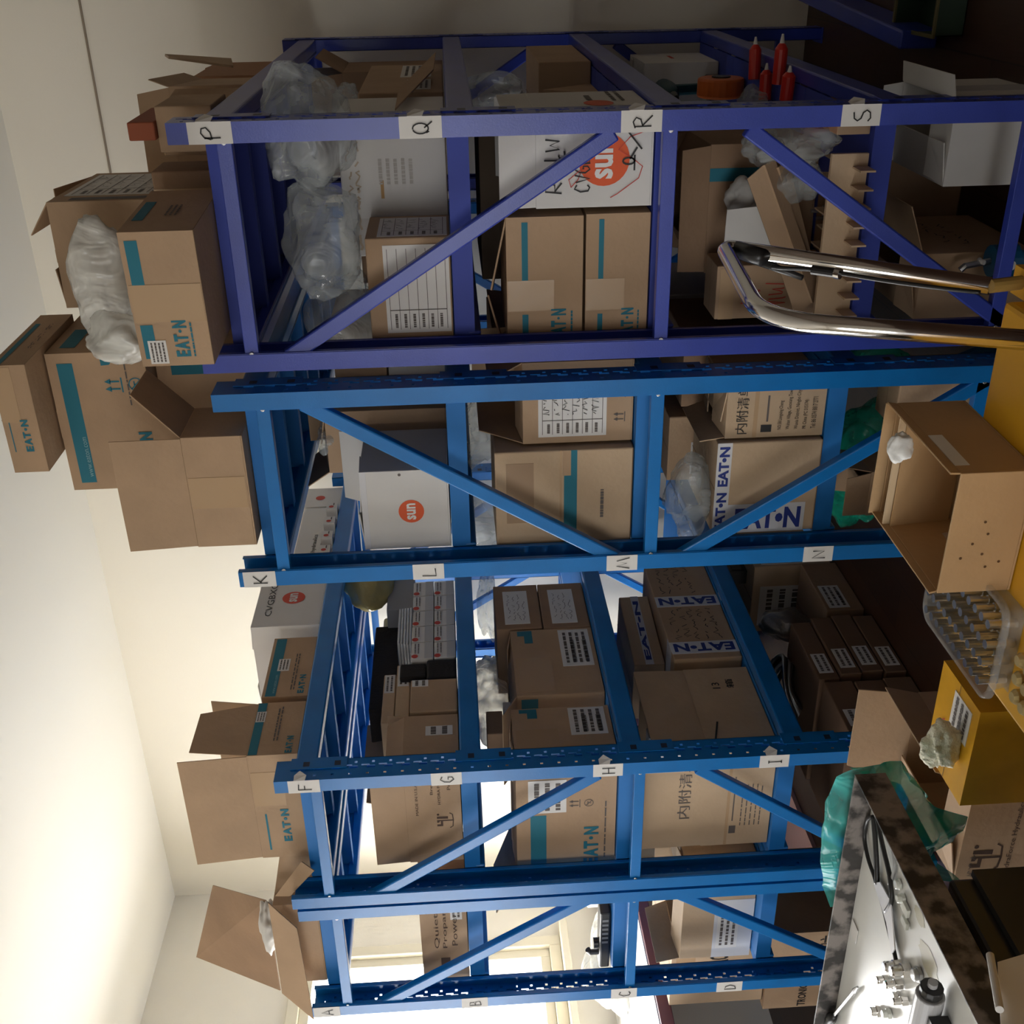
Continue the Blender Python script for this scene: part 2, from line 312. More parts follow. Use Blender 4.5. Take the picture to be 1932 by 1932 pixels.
def rack(label, m, ya, yb, H, levels, diags, letters, lside, group='blue shelving racks'):
    """ya/yb: planes of the two perforated webs (ya<yb)"""
    R = empty('storage_rack', (X0, (ya+yb)/2, 0), label, 'rack')
    pm = post_mesh(H, m)
    pm.parent = R; rel = Vector((X0, (ya+yb)/2, 0))
    posts = [(X0, ya, 1, 1), (X0, yb, 1, -1), (X1, ya, -1, 1), (X1, yb, -1, -1)]
    for i, (x, y, sx, sy) in enumerate(posts):
        o = pm if i == 0 else pm.copy()
        if i: COL.objects.link(o); o.parent = R
        o.location = Vector((x, y, 0))-rel; o.scale = (sx, sy, 1)
    cy = (ya+yb)/2
    for x, s in ((X0+.003, 1), (X1-.003, -1)):       # end frames
        a, b = ya+.03, yb-.03
        for z in (H-.115, .94, .14):
            mb = MB(); mb.bar((x+s*.014-X0, a-cy, z), (x+s*.014-X0, b-cy, z), .026, .032, m)
            for q in (a+.012, b-.012): mb.tube([(x+s*-.001-X0, q-cy, z), (x-s*.004-X0, q-cy, z)], .006, STEEL, 8)
            mb.build('brace', R, bevel=.004)
        for (p, q) in diags:
            mb = MB(); A = Vector((x+s*.014-X0, p[0]-cy, p[1])); B = Vector((x+s*.014-X0, q[0]-cy, q[1])); mb.bar(A, B, .036, .026, m, up=(1, 0, 0))
            mb.build('diagonal_brace', R, bevel=.004)
    bx0, bx1 = X0+.087-X0, X1-.087-X0
    beam0 = conn0 = deck0 = None
    dm = mat('deck '+m.name, tuple(m.node_tree.nodes['Principled BSDF'].inputs[0].default_value)[:3], .6)
    for z in levels:
        for y, s in ((ya, 1), (yb, -1)):
            if beam0 is None:
                mb = MB(); mb.box(bx0, bx1, 0, .04, -.062, 0, m); mb.box(bx0, bx1, .04, .05, -.062, -.03, m)
                beam0 = mb.build('beam', R, bevel=.005); o = beam0
                conn0 = []
                for e0, e1 in ((bx0-.045, bx0+.002), (bx1-.002, bx1+.045)):
                    mb = MB()
                    mb.box(e0, e1, -.0040, -.0016, -.15, .012, m)
                    for k in (-.03, -.12): mb.box(e0+.01, e0+.03, -.0044, -.0040, k-.012, k+.006, mat('slot shadow metal', (.01, .02, .05), .5))
                    conn0.append(mb.build('beam_connector', beam0))
                

            else:
                o = beam0.copy(); COL.objects.link(o); o.parent = R; 
                for q in conn0: c = q.copy(); COL.objects.link(c); c.parent = o
            o.location = (0, y-cy, z); o.scale = (1, s, 1)
        n = 7; pw = (bx1-bx0)/n; a, b = ya+.041-cy, yb-.041-cy
        for k in range(n):
            if deck0 is None:
                mb = MB(); mb.box(.001, pw-.001, a, b, -.0015, 0, dm)
                for q in (.001, pw-.0025): mb.box(q, q+.0015, a, b, -.048, -.0015, dm)
                for q in (.0025, pw-.0175): mb.box(q, q+.015, a, b, -.048, -.0465, dm)
                mb.box(pw/2-.02, pw/2+.02, a, b, -.018, -.0015, dm)
                for q in (.28, .72): mb.box(pw*q-.004, pw*q+.004, a, b, -.006, -.0015, dm)
                deck0 = mb.build('deck_panel', R); o = deck0
            else: o = deck0.copy(); COL.objects.link(o); o.parent = R
            o.location = (bx0+k*pw, 0, z+.001)
    for ch, z, h in letters:     # hand-lettered paper labels stuck on the upright facing the camera
        y0, y1 = (ya-.001, ya+.044) if lside == 'a' else (yb-.044, yb+.001)
        mb = MB(); xx = -.0035
        mb.box(xx, xx+.0008, y0-cy, y1-cy, z-h/2, z+h/2, PAPER)
        F = Face((xx, y1-cy, z-h/2), (0, y0-y1, 0), (0, 0, h)); letter(F, mb, ch, .20, .76, .26, .70, .0031)
        if ch in 'PQRSFHI' and lside == 'a':       # the loose torn end of the label sticks out beyond the upright
            mb.poly([(xx, y0-cy, z-h*.05), (xx+.012, y0-.009-cy, z-h*.1), (xx+.03, y0-.011-cy, z+h*.12), (xx+.02, y0-.003-cy, z+h*.3), (xx, y0-cy, z+h*.3)], PAPER, .0006)
        mb.build('letter_label', R)['label'] = 'white paper label with the handwritten letter '+ch
    return R
rack('indigo painted steel rack nearest the camera on the right, shelves lettered P to S', INDIGO, .345, .898, 2.005, (1.945, 1.42, .955, .46),
     [((.87, 1.81), (.39, 1.06)), ((.39, .77), (.87, .09))], [('P', 1.915, .092), ('Q', 1.475, .09), ('R', 1.005, .088), ('S', .53, .085)], 'a')
rack('bright blue steel rack back to back with the indigo one, shelves lettered K to N', BLUE, .951, 1.477, 1.997, (1.94, 1.45, .975, .49),
     [((.985, 1.79), (1.455, 1.02)), ((1.455, .86), (.985, .12))], [('K', 1.945, .082), ('L', 1.515, .08), ('M', 1.015, .08), ('N', .50, .078)], 'b')
rack('bright blue steel rack beyond the narrow aisle, shelves lettered F to I', BLUE, 2.125, 2.629, 1.989, (1.935, 1.46, .985, .50),
     [((2.17, 1.06), (2.62, 1.76)), ((2.17, .77), (2.62, .12))], [('F', 1.905, .09), ('G', 1.50, .088), ('H', 1.035, .086), ('I', .55, .086)], 'a')
rack('bright blue steel rack nearest the window on the left, shelves lettered A to D', BLUE, 2.640, 3.118, 1.976, (1.93, 1.46, .985, .50),
     [((2.66, 1.06), (3.10, 1.76)), ((2.66, .82), (3.10, .12))], [('A', 1.93, .085), ('B', 1.45, .085), ('C', .96, .085), ('D', .61, .085)], 'b')
# ================= CARTONS
def bx(x, yl, yr, zt, depth, z0=None, zb=None):
    """box whose face towards the camera lies in the plane x: left/right edges and top (and bottom) measured in the photograph"""
    ym = (yl+yr)/2; z1 = atx(zt, ym, x).z
    if z0 is None: z0 = atx(zb, ym, x).z
    xb = zb if zb is not None else zt+150
    return (x, atx((zt+xb)/2, yr, x).y, z0), (x+depth, atx((zt+xb)/2, yl, x).y, z1)
def by(y, yl, yr, zt, depth, z0=None, zb=None):
    """box whose long face towards the aisle lies in the plane y"""
    ym = (yl+yr)/2; z1 = aty(zt, ym, y).z
    if z0 is None: z0 = aty(zb, ym, y).z
    xb = zb if zb is not None else zt+100
    return (aty((zt+xb)/2, yl, y).x, y, z0), (aty((zt+xb)/2, yr, y).x, y+depth, z1)
def sticker(root, F, a0, a1, b0, b1, rows=5, seed=1, style='dash', label=None, bars=0, m=PAPER, ink=GREYINK, extra=None):
    mb = MB(); n = F.n*.0006; P = [F.p(a0, b0, 0), F.p(a1, b0, 0), F.p(a1, b1, 0), F.p(a0, b1, 0)]
    mb.poly(P, m, .0012, F.n); G = F.sub(a0, a1, b0, b1, .0012); G.lift = .0004
    if style == 'dash': dashes(G, mb, .08, .92, .08, .92, rows, ink, seed)
    if style == 'hand': scribble(G, mb, .1, .9, .1, .9, rows, INK, .0015, seed)
    if style == 'form':
        for i in range(rows+1): G.rect(mb, .04, .96, .06+.88*i/rows-.004, .06+.88*i/rows+.004, ink, 2)
        G.rect(mb, .26, .27, .06, .94, ink, 2); dashes(G, mb, .06, .22, .08, .92, rows, ink, seed, .3)
        if seed % 2 == 0: scribble(G, mb, .35, .9, .1, .95, rows, INK, .0018, seed, 1.3)
    for k in range(bars):
        y = .12+.8*k/max(1, bars); r = random.Random(seed+k); x = .1
        while x < .7: w = r.uniform(.006, .02); G.rect(mb, x, x+w, y, y+.14, INK, 2); x += w+r.uniform(.006, .018)
    if extra: extra(G, mb)
    o = mb.build('label', root)
    if label: o['label'] = label
    return o
def tape(root, F, a0, a1, b0, b1, m=TAPE, fn=None, label=None):
    mb = MB(); mb.poly([F.p(a0, b0, 0), F.p(a1, b0, 0), F.p(a1, b1, 0), F.p(a0, b1, 0)], m, .0009, F.n)
    if fn: G = F.sub(a0, a1, b0, b1, .0009); G.lift = .0004; fn(G, mb)
    o = mb.build('packing_tape', root)
    if label: o['label'] = label
    return o
def faces(w, d, h):
    return {'F': Face((-w/2, d/2, 0), (0, -d, 0), (0, 0, h)), 'R': Face((-w/2, -d/2, 0), (w, 0, 0), (0, 0, h)),
            'L': Face((w/2, d/2, 0), (-w, 0, 0), (0, 0, h)), 'B': Face((w/2, -d/2, 0), (0, d, 0), (0, 0, h)), 'T': Face((-w/2, d/2, h), (0, -d, 0), (w, 0, 0))}
def carton(label, lohi, rz=0, m=KRAFT, mi=None, flaps=None, deco=None, group=None, name='cardboard_box', cat='box', tilt=None, seam=True, th=.004, inner=None):
    lo, hi = lohi; w, d, h = (hi[i]-lo[i] for i in range(3)); c = ((lo[0]+hi[0])/2, (lo[1]+hi[1])/2, lo[2]+.0015)
    R = empty(name, c, label, cat, math.radians(rz), group)
    if tilt: R.rotation_euler = [math.radians(t) for t in tilt]
    mb = MB(); Fs = faces(w, d, h); mi = mi or m
    if flaps is None:
        mb.box(-w/2, w/2, -d/2, d/2, 0, h, m)
        if seam:       # slit where the two top flaps and the two bottom flaps meet, just inside the corner edges
            lg = w >= d; dk = mat('seam shadow board', (.16, .10, .055), .9)
            if lg: Fs['T'].rect(mb, .495, .505, .0, 1, dk); 
            else: Fs['T'].rect(mb, 0, 1, .495, .505, dk)
            for k in ('F', 'R'): Fs[k].rect(mb, .0, 1, .0, .006, dk)
    else:
        mb.box(-w/2, w/2, -d/2, d/2, 0, th, m)
        mb.box(-w/2, -w/2+th, -d/2, d/2, th, h, m); mb.box(w/2-th, w/2, -d/2, d/2, th, h, m)
        mb.box(-w/2+th, w/2-th, -d/2, -d/2+th, th, h, m); mb.box(-w/2+th, w/2-th, d/2-th, d/2, th, h, m)
    if deco: deco(Fs, mb, R)
    mb.build('body', R, bevel=.0035 if flaps is None else .0012)
    hinge = {'F': ((-w/2, d/2, h), (0, -1, 0), d, (-1, 0, 0)), 'R': ((-w/2, -d/2, h), (1, 0, 0), w, (0, -1, 0)),
             'L': ((w/2, d/2, h), (-1, 0, 0), w, (0, 1, 0)), 'B': ((w/2, -d/2, h), (0, 1, 0), d, (1, 0, 0))}
    for fl in (flaps or ()):
        s, ang, ln = fl[:3]; tp = fl[3] if len(fl) > 3 else .01; fd = fl[4] if len(fl) > 4 else None
        o, u, L, n = hinge[s]; o = Vector(o); u = Vector(u); n = Vector(n); a = math.radians(ang)
        dr = Vector((0, 0, 1))*math.cos(a)+n*math.sin(a); nn = dr.cross(u)*-1
        t0, t1 = (tp if isinstance(tp, tuple) else (tp, tp))
        P = [o+u*.003, o+u*(L-.003), o+u*(L-t1)+dr*ln, o+u*t0+dr*ln]
        f = MB(); f.poly(P, m, -th*.8, u.cross(dr).normalized())
        if fd: G = Face(o, u*L, dr*ln); fd(G, f)
        f.build('flap', R, bevel=.0008)
    return R
def eaton(F, mb, a0, a1, b0, b1, m=TEAL):
    """the printed word with a dot for the O"""
    w = a1-a0; xs = (0, .19, .44, .66, .78, 1.0)
    F.text(mb, 'E', a0, a0+w*.17, b0, b1, m, .05); F.text(mb, 'A', a0+w*.2, a0+w*.42, b0, b1, m, .05); F.text(mb, 'T', a0+w*.42, a0+w*.62, b0, b1, m, .05)
    r = min((b1-b0)*F.v.length, w*F.u.length*.15)*.28; F.disc(mb, a0+w*.70, (b0+b1)/2, r, m, 1.5, 14); F.text(mb, 'N', a0+w*.79, a1, b0, b1, m, .05)
def eband(F, mb, a0, a1, b0, b1, url=None, m=TEAL):
    F.rect(mb, a0, a1, b0, b1, m)
    if url: F.text(mb, 'www.eaton.com', url[0], url[1], b0+(b1-b0)*.15, b0+(b1-b0)*.5, mat('pale teal ink', (.25, .45, .5), .7), 0, 2)
def sun(F, mb, a, b, r, m=ORANGE):
    F.disc(mb, a, b, r, m); wa = r*.72/F.u.length; wb = r*.36/F.v.length; F.text(mb, 'sun', a-wa, a+wa, b-wb, b+wb, WINK, .03, 2)
def arrows(F, mb, a, b, s, m=TEAL, nohook=True, glass=False):
    """two upright arrows over a line, and a crossed-out ring"""
    w = s/F.u.length; h = s/F.v.length
    for k in (0, .45): F.rect(mb, a+w*(k+.12), a+w*(k+.22), b+h*.15, b+h*.7, m); F.poly(mb, [(a+w*k, b+h*.65), (a+w*(k+.34), b+h*.65), (a+w*(k+.17), b+h)], m)
    F.rect(mb, a-w*.05, a+w*.85, b, b+h*.08, m)
    if nohook:
        c = (a+w*.4, b-h*.75); rr = s*.38; pts = [(c[0]+rr/F.u.length*math.cos(t*PI/12), c[1]+rr/F.v.length*math.sin(t*PI/12)) for t in range(25)]; F.stroke(mb, pts, s*.06, m, 1.2)
        F.stroke(mb, [(c[0]-rr*.7/F.u.length, c[1]+rr*.7/F.v.length), (c[0]+rr*.7/F.u.length, c[1]-rr*.7/F.v.length)], s*.06, m, 1.2)
        F.rect(mb, a+w*.2, a+w*.6, c[1]+h*.05, c[1]+h*.12, m); F.rect(mb, a+w*.36, a+w*.44, c[1]-h*.2, c[1]+h*.1, m)
    if glass:
        a2 = a+w*1.6; F.poly(mb, [(a2, b+h), (a2+w*.45, b+h), (a2+w*.42, b+h*.55), (a2+w*.27, b+h*.42), (a2+w*.18, b+h*.42), (a2+w*.03, b+h*.55)], m); F.rect(mb, a2+w*.19, a2+w*.26, b+h*.05, b+h*.45, m); F.rect(mb, a2+w*.02, a2+w*.43, b, b+h*.07, m)
def htl(F, mb, a, b, s, m=INK):
    """block letter H crossed by a T, in a wide V-shaped bracket"""
    w = s/F.u.length; h = s/F.v.length; P = lambda pts: F.poly(mb, [(a+w*x, b+h*y) for x, y in pts], m)
    P([(0, 0.62), (.42, .62), (.42, .76), (.16, .76), (.16, .98), (0, .98)]); P([(.58, .3), (.78, .3), (.78, .98), (.62, .98)]); P([(.42, .3), (.5, .3), (.5, .98), (.3, .98), (.3, .86), (.42, .8)])
    F.stroke(mb, [(a-w*.15, b+h*.2), (a-w*.02, b+h*.02), (a+w*.45, b-h*.02), (a+w*.92, b+h*.02), (a+w*1.05, b+h*.2)], s*.07, m, 1.2); F.stroke(mb, [(a+w*.45, b), (a+w*.45, b+h*.62)], s*.09, m, 1.2)
    F.disc(mb, a+w*.95, b+h*.9, s*.08, m, 1.2, 14)
def film_bag(name, label, c, r, m, seed=1, amp=.3, group=None, cat='plastic bag', flat=False, floor=None, sub=3):
    """crumpled sheet-plastic bundle"""
    bm = bmesh.new(); bmesh.ops.create_icosphere(bm, subdivisions=sub+1, radius=1)
    off = Vector((seed*3.1, seed*1.7, seed*.9))
    for v in bm.verts:
        p = v.co.normalized(); k = .92+amp*1.2*(noise.noise(p*1.2+off))+amp*.8*abs(noise.noise(p*2.4+off))-amp*.18*abs(noise.noise(p*6+off*2))
        v.co = Vector((p.x*r[0], p.y*r[1], p.z*r[2]))*k
        if floor is not None: v.co.z = max(v.co.z, floor-c[2]+.001*abs(p.x))
    me = bpy.data.meshes.new(name); bm.to_mesh(me); bm.free(); me.materials.append(m)
    for pl in me.polygons: pl.use_smooth = True
    o = bpy.data.objects.new(name, me); COL.objects.link(o); o.location = c
    return tag(o, label, cat, group)
def sheet(name, label, P, m, th=.003, cat='cardboard sheet', parent=None):
    """a bent board: list of quads given as corner points"""
    c = sum((Vector(p) for q in P for p in q), Vector())/sum(len(q) for q in P)
    mb = MB()
    for q in P: mb.poly([Vector(p) for p in q], m, th)
    o = mb.build(name, parent, loc=c)
    return tag(o, label, cat)
# ================= RACK TOPS
D1, D2, D3, D4 = 1.947, 1.942, 1.937, 1.932   # top decks
def deco_T1(F, mb, R):
    f = F['F']; f.rect(mb, .06, .32, .76, .93, TEAL)
    eaton(f, mb, .07, .35, .30, .50); dashes(f, mb, .07, .33, .22, .27, 1, TEAL, 3, .5)
    f.rect(mb, .55, .94, .76, .93, TEAL)
    sticker(R, f, .02, .2, .62, .87, 4, 3); tape(R, f, .34, .62, .02, .98)
    F['R'].rect(mb, .25, .7, .78, .93, TEAL); dashes(F['R'], mb, .35, .6, .35, .55, 3, GREYINK, 2)
    tape(R, F['T'], .42, .58, .0, 1)
lo = atz(402, 687, D1); hi = atz(371, 418, D1)
carton('mid-size carton with teal bands on the indigo rack, white plastic bundled behind it', ((lo.x+.015, hi.y, D1), (lo.x+.34, lo.y, atx(240, 555, lo.x).z)), -3, KRAFT, deco=deco_T1, group=None)
def deco_T2(F, mb, R):
    f = F['F']; sticker(R, F['R'], .18, .92, .42, .96, 6, 4, 'form'); eaton(f, mb, .02, .30, .30, .42); F['R'].rect(mb, .04, .12, .5, .9, GREYINK)
    tape(R, F['T'], .44, .56, 0, 1)
L2 = bx(2.88, 584, 386, 108, .46, z0=D1)
carton('tall carton with a big form label on its side, highest on the indigo rack', L2, 2, KRAFT, flaps=[('F', -80, .14), ('B', -70, .2), ('R', -55, .1), ('L', -82, .1)], deco=deco_T2)
carton('plain kraft carton between the tall labelled carton and the right edge of the indigo rack', bx(2.74, 408, 322, 292, .13, z0=D1), 0, KRAFTD, deco=lambda F, mb, R: tape(R, F['F'], .38, .62, 0, 1))
film_bag('plastic_bag', 'milky white plastic wrapping bulging between two cartons on the indigo rack', tuple(atx(197, 540, 2.70)), (.07, .175, .08), MILKY, 3, .25)
film_bag('plastic_bag', 'end of milky white plastic hanging over the corner of the teal-banded carton', tuple(atx(226, 640, 2.40)), (.05, .055, .075), MILKY, 11, .3)
# far boxes at the right of the indigo rack top
def deco_s(F, mb, R): sticker(R, F['F'], .12, .8, .25, .95, 4, 8, bars=1); sticker(R, F['R'], .1, .5, .3, .9, 3, 9)
carton('small dented carton with a barcode sticker behind the letter P, on the rack top', bx(3.02, 282, 200, 302, .24, z0=D1), -8, KRAFT, deco=deco_s)
OC = carton('open-topped kraft carton with splayed flaps, far right on the indigo rack top', ((3.42, .40, D1), (3.92, .68, aty(378, 140, .40).z)), 4, KRAFT, flaps=[('F', -12, .1, .02), ('L', 10, .12, .03), ('R', 20, .06), ('B', -10, .08)])
carton('reddish kraft carton at the far end of the indigo rack top', ((4.02, .42, D1), (4.46, .68, aty(442, 98, .42).z)), 0, mat('reddish board', (.36, .18, .09), .8, bump=.1, bscale=50, var=.1), flaps=[('F', 4, .05), ('R', -60, .1), ('L', -50, .1), ('B', -70, .08)])
SF = sheet('flap', None, [[tuple(atx(311, 106, 3.3)), tuple(atx(318, 111, 3.2)), tuple(atx(440, 128, 3.3)), tuple(atx(436, 114, 3.4))]], KRAFTL, .006, cat=None)
bpy.context.view_layer.update(); SF.parent = OC; SF.matrix_parent_inverse = OC.matrix_world.inverted()
mb = MB(); p = atx(282, 238, 2.72); mb.box(-.12, .12, -.02, .02, -.03, .03, mat('brick red board', (.32, .08, .03), .7)); o = mb.build('red_brown_block', loc=None, bevel=.003); o.location = (2.76, p.y, D1+.105); tag(o, 'red-brown wooden block poking out behind the letter P upright', 'block')
o.location.z = atx(282, 238, 2.72).z
mb = MB(); q = o.location; mb.box(q.x-.1, q.x+.1, q.y-.05, q.y+.05, D1+.001, q.z-.031, KRAFT); o2 = mb.build('cardboard_box', loc=(q.x, q.y, D1), bevel=.003); tag(o2, 'low kraft carton under the red-brown block on the indigo rack top', 'box')
# big cartons on the blue rack K
def deco_T5(F, mb, R):
    f = F['F']; f.rect(mb, .02, .985, .62, .83, TEAL) if 0 else None
    f.rect(mb, .055, .93, .74, .90, TEAL); f.text(mb, 'www.eaton.com', .10, .40, .755, .80, mat('pale teal ink', (.25, .45, .5), .7), 0, 2)
    arrows(f, mb, .72, .27, .045, TEAL, True, True); dashes(f, mb, .62, .95, .20, .23, 1, GREYINK, 5, .5); eaton(f, mb, .1, .42, .06, .20)
    F['R'].rect(mb, .1, .45, .74, .9, TEAL); tape(R, F['T'], .4, .6, 0, 1)
xb5 = 2.72
z5b = atx(330, 800, xb5).z
T6 = bx(2.79, 830, 655, 303, .40, z0=D2)
carton('kraft carton with a short teal band, lowest of the stack on the lettered K rack', T6, 0, KRAFT, deco=lambda F, mb, R: F['F'].rect(mb, .72, .95, .50, .85, TEAL))
b5 = bx(xb5, 922, 664, 112, .42, zb=300); b5 = ((b5[0][0], b5[0][1], T6[1][2]+.004), b5[1])
carton('very large carton with a teal band, second from top of the stack on rack K', b5, 0, KRAFT, deco=deco_T5)
def deco_T4(F, mb, R):
    f = F['F']; f.rect(mb, .2, .48, .80, .83, TEAL); eaton(f, mb, .2, .5, .28, .5); tape(R, f, .48, .98, .45, .97); F['R'].rect(mb, .0, .8, .7, .85, TEAL); scribble(F['R'], mb, .3, .8, .25, .4, 2, GREYINK, .002, 4)
b4 = bx(2.60, 891, 688, 4, .40, zb=96); 
carton('topmost carton of the tall stack on rack K, printed with a small teal logo', ((b4[0][0], b4[0][1], b5[1][2]+.006), (b4[1][0], b4[1][1], atx(4, 790, 2.6).z)), 0, KRAFT, deco=deco_T4)
p0 = atz(493, 1030, D2); p1 = atz(463, 822, D2)
def deco_T7(F, mb, R):
    tape(R, F['F'], .36, .64, .05, .98)
z7 = atx(355, 925, 2.46).z; zt7 = atx(232, 930, 2.46).z
carton('big plain open carton with its flaps standing up, front left on rack K', ((2.47, atx(400, 824, 2.47).y, D2), (2.66, atx(430, 1030, 2.47).y, z7)), 0, KRAFT, flaps=[('F', 3, zt7-z7+.01, (.0, .0)), ('R', 48, .15, .01), ('B', 5, .12), ('L', -20, .05)], deco=deco_T7)
# cartons along the top of the aisle rack F
def deco_sun_top(F, mb, R):
    f = F['R']; sun(f, mb, .42, .46, .041, mat('red ink disc', (.62, .06, .03), .6)); f.text(mb, 'CVGBXGN', .15, .75, .74, .84, INK, 0, 2)
def ztop(p, y): return aty(p[0], p[1], y).z
yT = 2.145
x8 = aty(560, 1180, yT).x; x8b = aty(560, 1062, yT).x
carton('white carton with a red disc logo, standing on the aisle rack behind the K upright', ((x8, yT, D3), (x8b, yT+.36, ztop((477, 1170), yT))), 0, WBOX, flaps=[('R', -86, .1), ('F', -88, .1), ('L', -85, .1), ('B', 40, .06)], deco=deco_sun_top)
def deco_hyd(F, mb, R):
    f = F['R']; sun(f, mb, .12, .5, .03); f.text(mb, 'hydraulics', .2, .5, .44, .58, INK, .01, 2); dashes(f, mb, .3, .5, .2, .38, 2, INK, 3)
xh0 = aty(620, 1058, yT).x; xh1 = aty(600, 950, yT).x
carton('white carton lettered hydraulics beside an orange disc, far along the aisle rack top', ((xh0+.01, yT+.02, D3), (xh1, yT+.38, ztop((562, 1000), yT))), 0, WBOX, deco=deco_hyd)
carton('white carton with one red dot, far end of the aisle rack top', ((xh1+.01, yT+.02, D3), (X1-.10, yT+.36, ztop((585, 900), yT))), 0, WBOX, deco=lambda F, mb, R: F['R'].disc(mb, .45, .6, .02, REDINK))
mb0 = None
for k in range(4):
    xx = aty(650, 1050-k*27, yT-.0).x
    mb = MB(); F = Face((xx-.03, yT-.045, D3+.001), (.058, 0, 0), (0, 0, .045)); 
    mb.box(xx-.03, xx+.028, yT-.04, yT+.01, D3+.001, D3+.046, WBOX); F = Face((xx-.03, yT-.04, D3+.001), (.058, 0, 0), (0, 0, .045)); F.disc(mb, .35, .55, .010, REDINK); F.rect(mb, .55, .9, .3, .4, GREYINK)
    o = mb.build('small_parts_box', loc=(xx, yT-.015, D3)); tag(o, 'tiny white box with a red dot, at the rack edge before the hydraulics carton', 'box', 'tiny white boxes on the aisle rack edge')
def deco_T9(F, mb, R):
    f = F['R']; f.rect(mb, .01, .98, .70, .93, TEAL); sticker(R, f, .42, .62, .52, .78, 3, 5); dashes(f, mb, .1, .7, .3, .42, 2, GREYINK, 6); eaton(f, mb, .04, .34, .10, .24); f.text(mb, 'www.eaton.com', .05, .35, .73, .79, mat('pale teal ink', (.25, .45, .5), .7), 0, 2)
x9 = aty(540, 1314, yT).x; x9b = aty(540, 1204, yT).x
carton('closed teal-banded kraft carton on the aisle rack top, beside the white carton', ((x9, yT, D3), (x9b, yT+.34, ztop((508, 1255), yT))), 0, KRAFT, deco=deco_T9)
def deco_T10(F, mb, R):
    f = F['R']; f.rect(mb, .01, .99, .80, .98, TEAL); sticker(R, f, .62, .82, .78, .97, 3, 6); dashes(f, mb, .25, .9, .42, .55, 2, GREYINK, 7); eaton(f, mb, .02, .33, .12, .26)
    g = F['F']; eaton(g, mb, .16, .48, .33, .50); g.rect(mb, .08, .44, .78, .82, TEAL); tape(R, g, .52, .84, .35, .98, TAPE)
x10 = 2.585; x10b = aty(540, 1322, yT-.01).x
z10 = aty(475, 1390, yT).z; y10 = atx(540, 1616, x10).y
carton('open kraft carton with tall raised flaps, at the front end of the aisle rack top', ((x10, yT-.005, D3), (x10b, y10, z10)), 0, KRAFT, flaps=[('F', 4, .20, (.0, .0)), ('R', 3, .17, (.02, .05), lambda G, f: None), ('B', 14, .16, .01), ('L', -70, .1)], deco=deco_T10)
# wide open carton over the window-side rack
x11 = 2.50; p11 = atx(540, 1868, x11)
z11 = atx(520, 1770, x11).z
R11 = carton('gaping open carton spilling silver wrap on top of the rack nearest the window', ((2.545, 2.71, D4), (2.86, 3.065, D4+.14)), 0, KRAFT, flaps=[], deco=None)
rv = R11.location; inv = R11.matrix_basis.inverted()
def flp(pts, m=KRAFT):
    mb = MB(); P = [inv @ Vector(p) for p in pts]; mb.poly(P, m, .004); mb.build('flap', R11)
flp([atx(503, 1698, x11+.30), atx(403, 1670, x11+.52), atx(372, 1805, x11+.52), atx(530, 1868, x11+.30)], KRAFTD)
flp([atx(506, 1704, x11), atx(560, 1752, x11-.02), atx(592, 1924, x11-.05), atx(532, 1874, x11-.02)])
flp([atx(570, 1625, x11+.02), atx(520, 1690, x11+.02), atx(548, 1690, x11+.0), atx(594, 1642, x11+.0)], KRAFT)
flp([atx(600, 1612, x11+.1), atx(528, 1612, x11+.1), atx(516, 1700, x11+.1), atx(560, 1690, x11+.1)], KRAFT)
film_bag('silver_wrap', 'crumpled silver wrap inside the gaping open carton by the window', tuple(atx(575, 1775, x11+.16)), (.07, .09, .05), mat('silver wrap', (.7, .7, .7), .25, 1, bump=.6, bscale=20), 5, .35, cat='wrapping')
film_bag('paper_wadding', 'torn white paper wadding at the rim of the gaping open carton', tuple(atx(508, 1748, x11+.26)), (.05, .13, .03), mat('paper wad', (.6, .58, .54), .8), 9, .35, cat='paper')
# ================= INDIGO RACK, SHELF BELOW P (deck 1.422)
G2, G3, G4 = 1.4225, .9575, .4625
def deco_lab(F, mb, R):
    f = F['F']; sticker(R, f, .06, .93, .02, .80, 6, 3, 'form'); sticker(R, F['R'], .05, .88, .03, .86, 5, 4, 'form'); f.rect(mb, .6, .7, .02, .04, mat('green mark', (.02, .3, .1), .6))
lb = bx(2.545, 638, 448, 696, .22, z0=G2)
carton('kraft carton with large white form sheets on two sides, front of the shelf under P', lb, 0, KRAFT, deco=deco_lab)
def deco_wst(F, mb, R):
    f = F['F']; st = mat('brown stain', (.50, .40, .30), .7)
    f.rect(mb, .05, .28, .72, .92, mat('greyish print', (.56, .53, .5), .7)); scribble(f, mb, .45, .95, .80, .95, 2, st, .004, 5); scribble(f, mb, .05, .5, .82, .88, 1, st, .006, 6); dashes(f, mb, .52, .7, .3, .66, 5, mat('faint print', (.5, .47, .43), .7), 3)
    f.rect(mb, .42, .55, .60, .63, mat('orange stain', (.5, .3, .12), .7))
wb = bx(2.78, 483, 216, 645, .30, z0=G2)
carton('large off-white carton with brown stains behind the sheeted carton under P', (wb[0], wb[1]), 0, WBOX, deco=deco_wst)
film_bag('plastic_bag', 'clear plastic bag spread over the stained white carton behind the P upright', tuple(atx(575, 240, 2.66)), (.11, .15, .10), CLEAR, 21, .3)
film_bag('plastic_bag', 'clear plastic bag with bright glints left of the stained white carton', tuple(atx(612, 452, 2.66)), (.10, .13, .10), CLEAR, 33, .3)
film_bag('plastic_bag', 'dim clear plastic heap behind the diagonal brace at the back left under P', tuple(atx(650, 590, 2.95)), (.12, .12, .10), CLEAR, 35, .3)
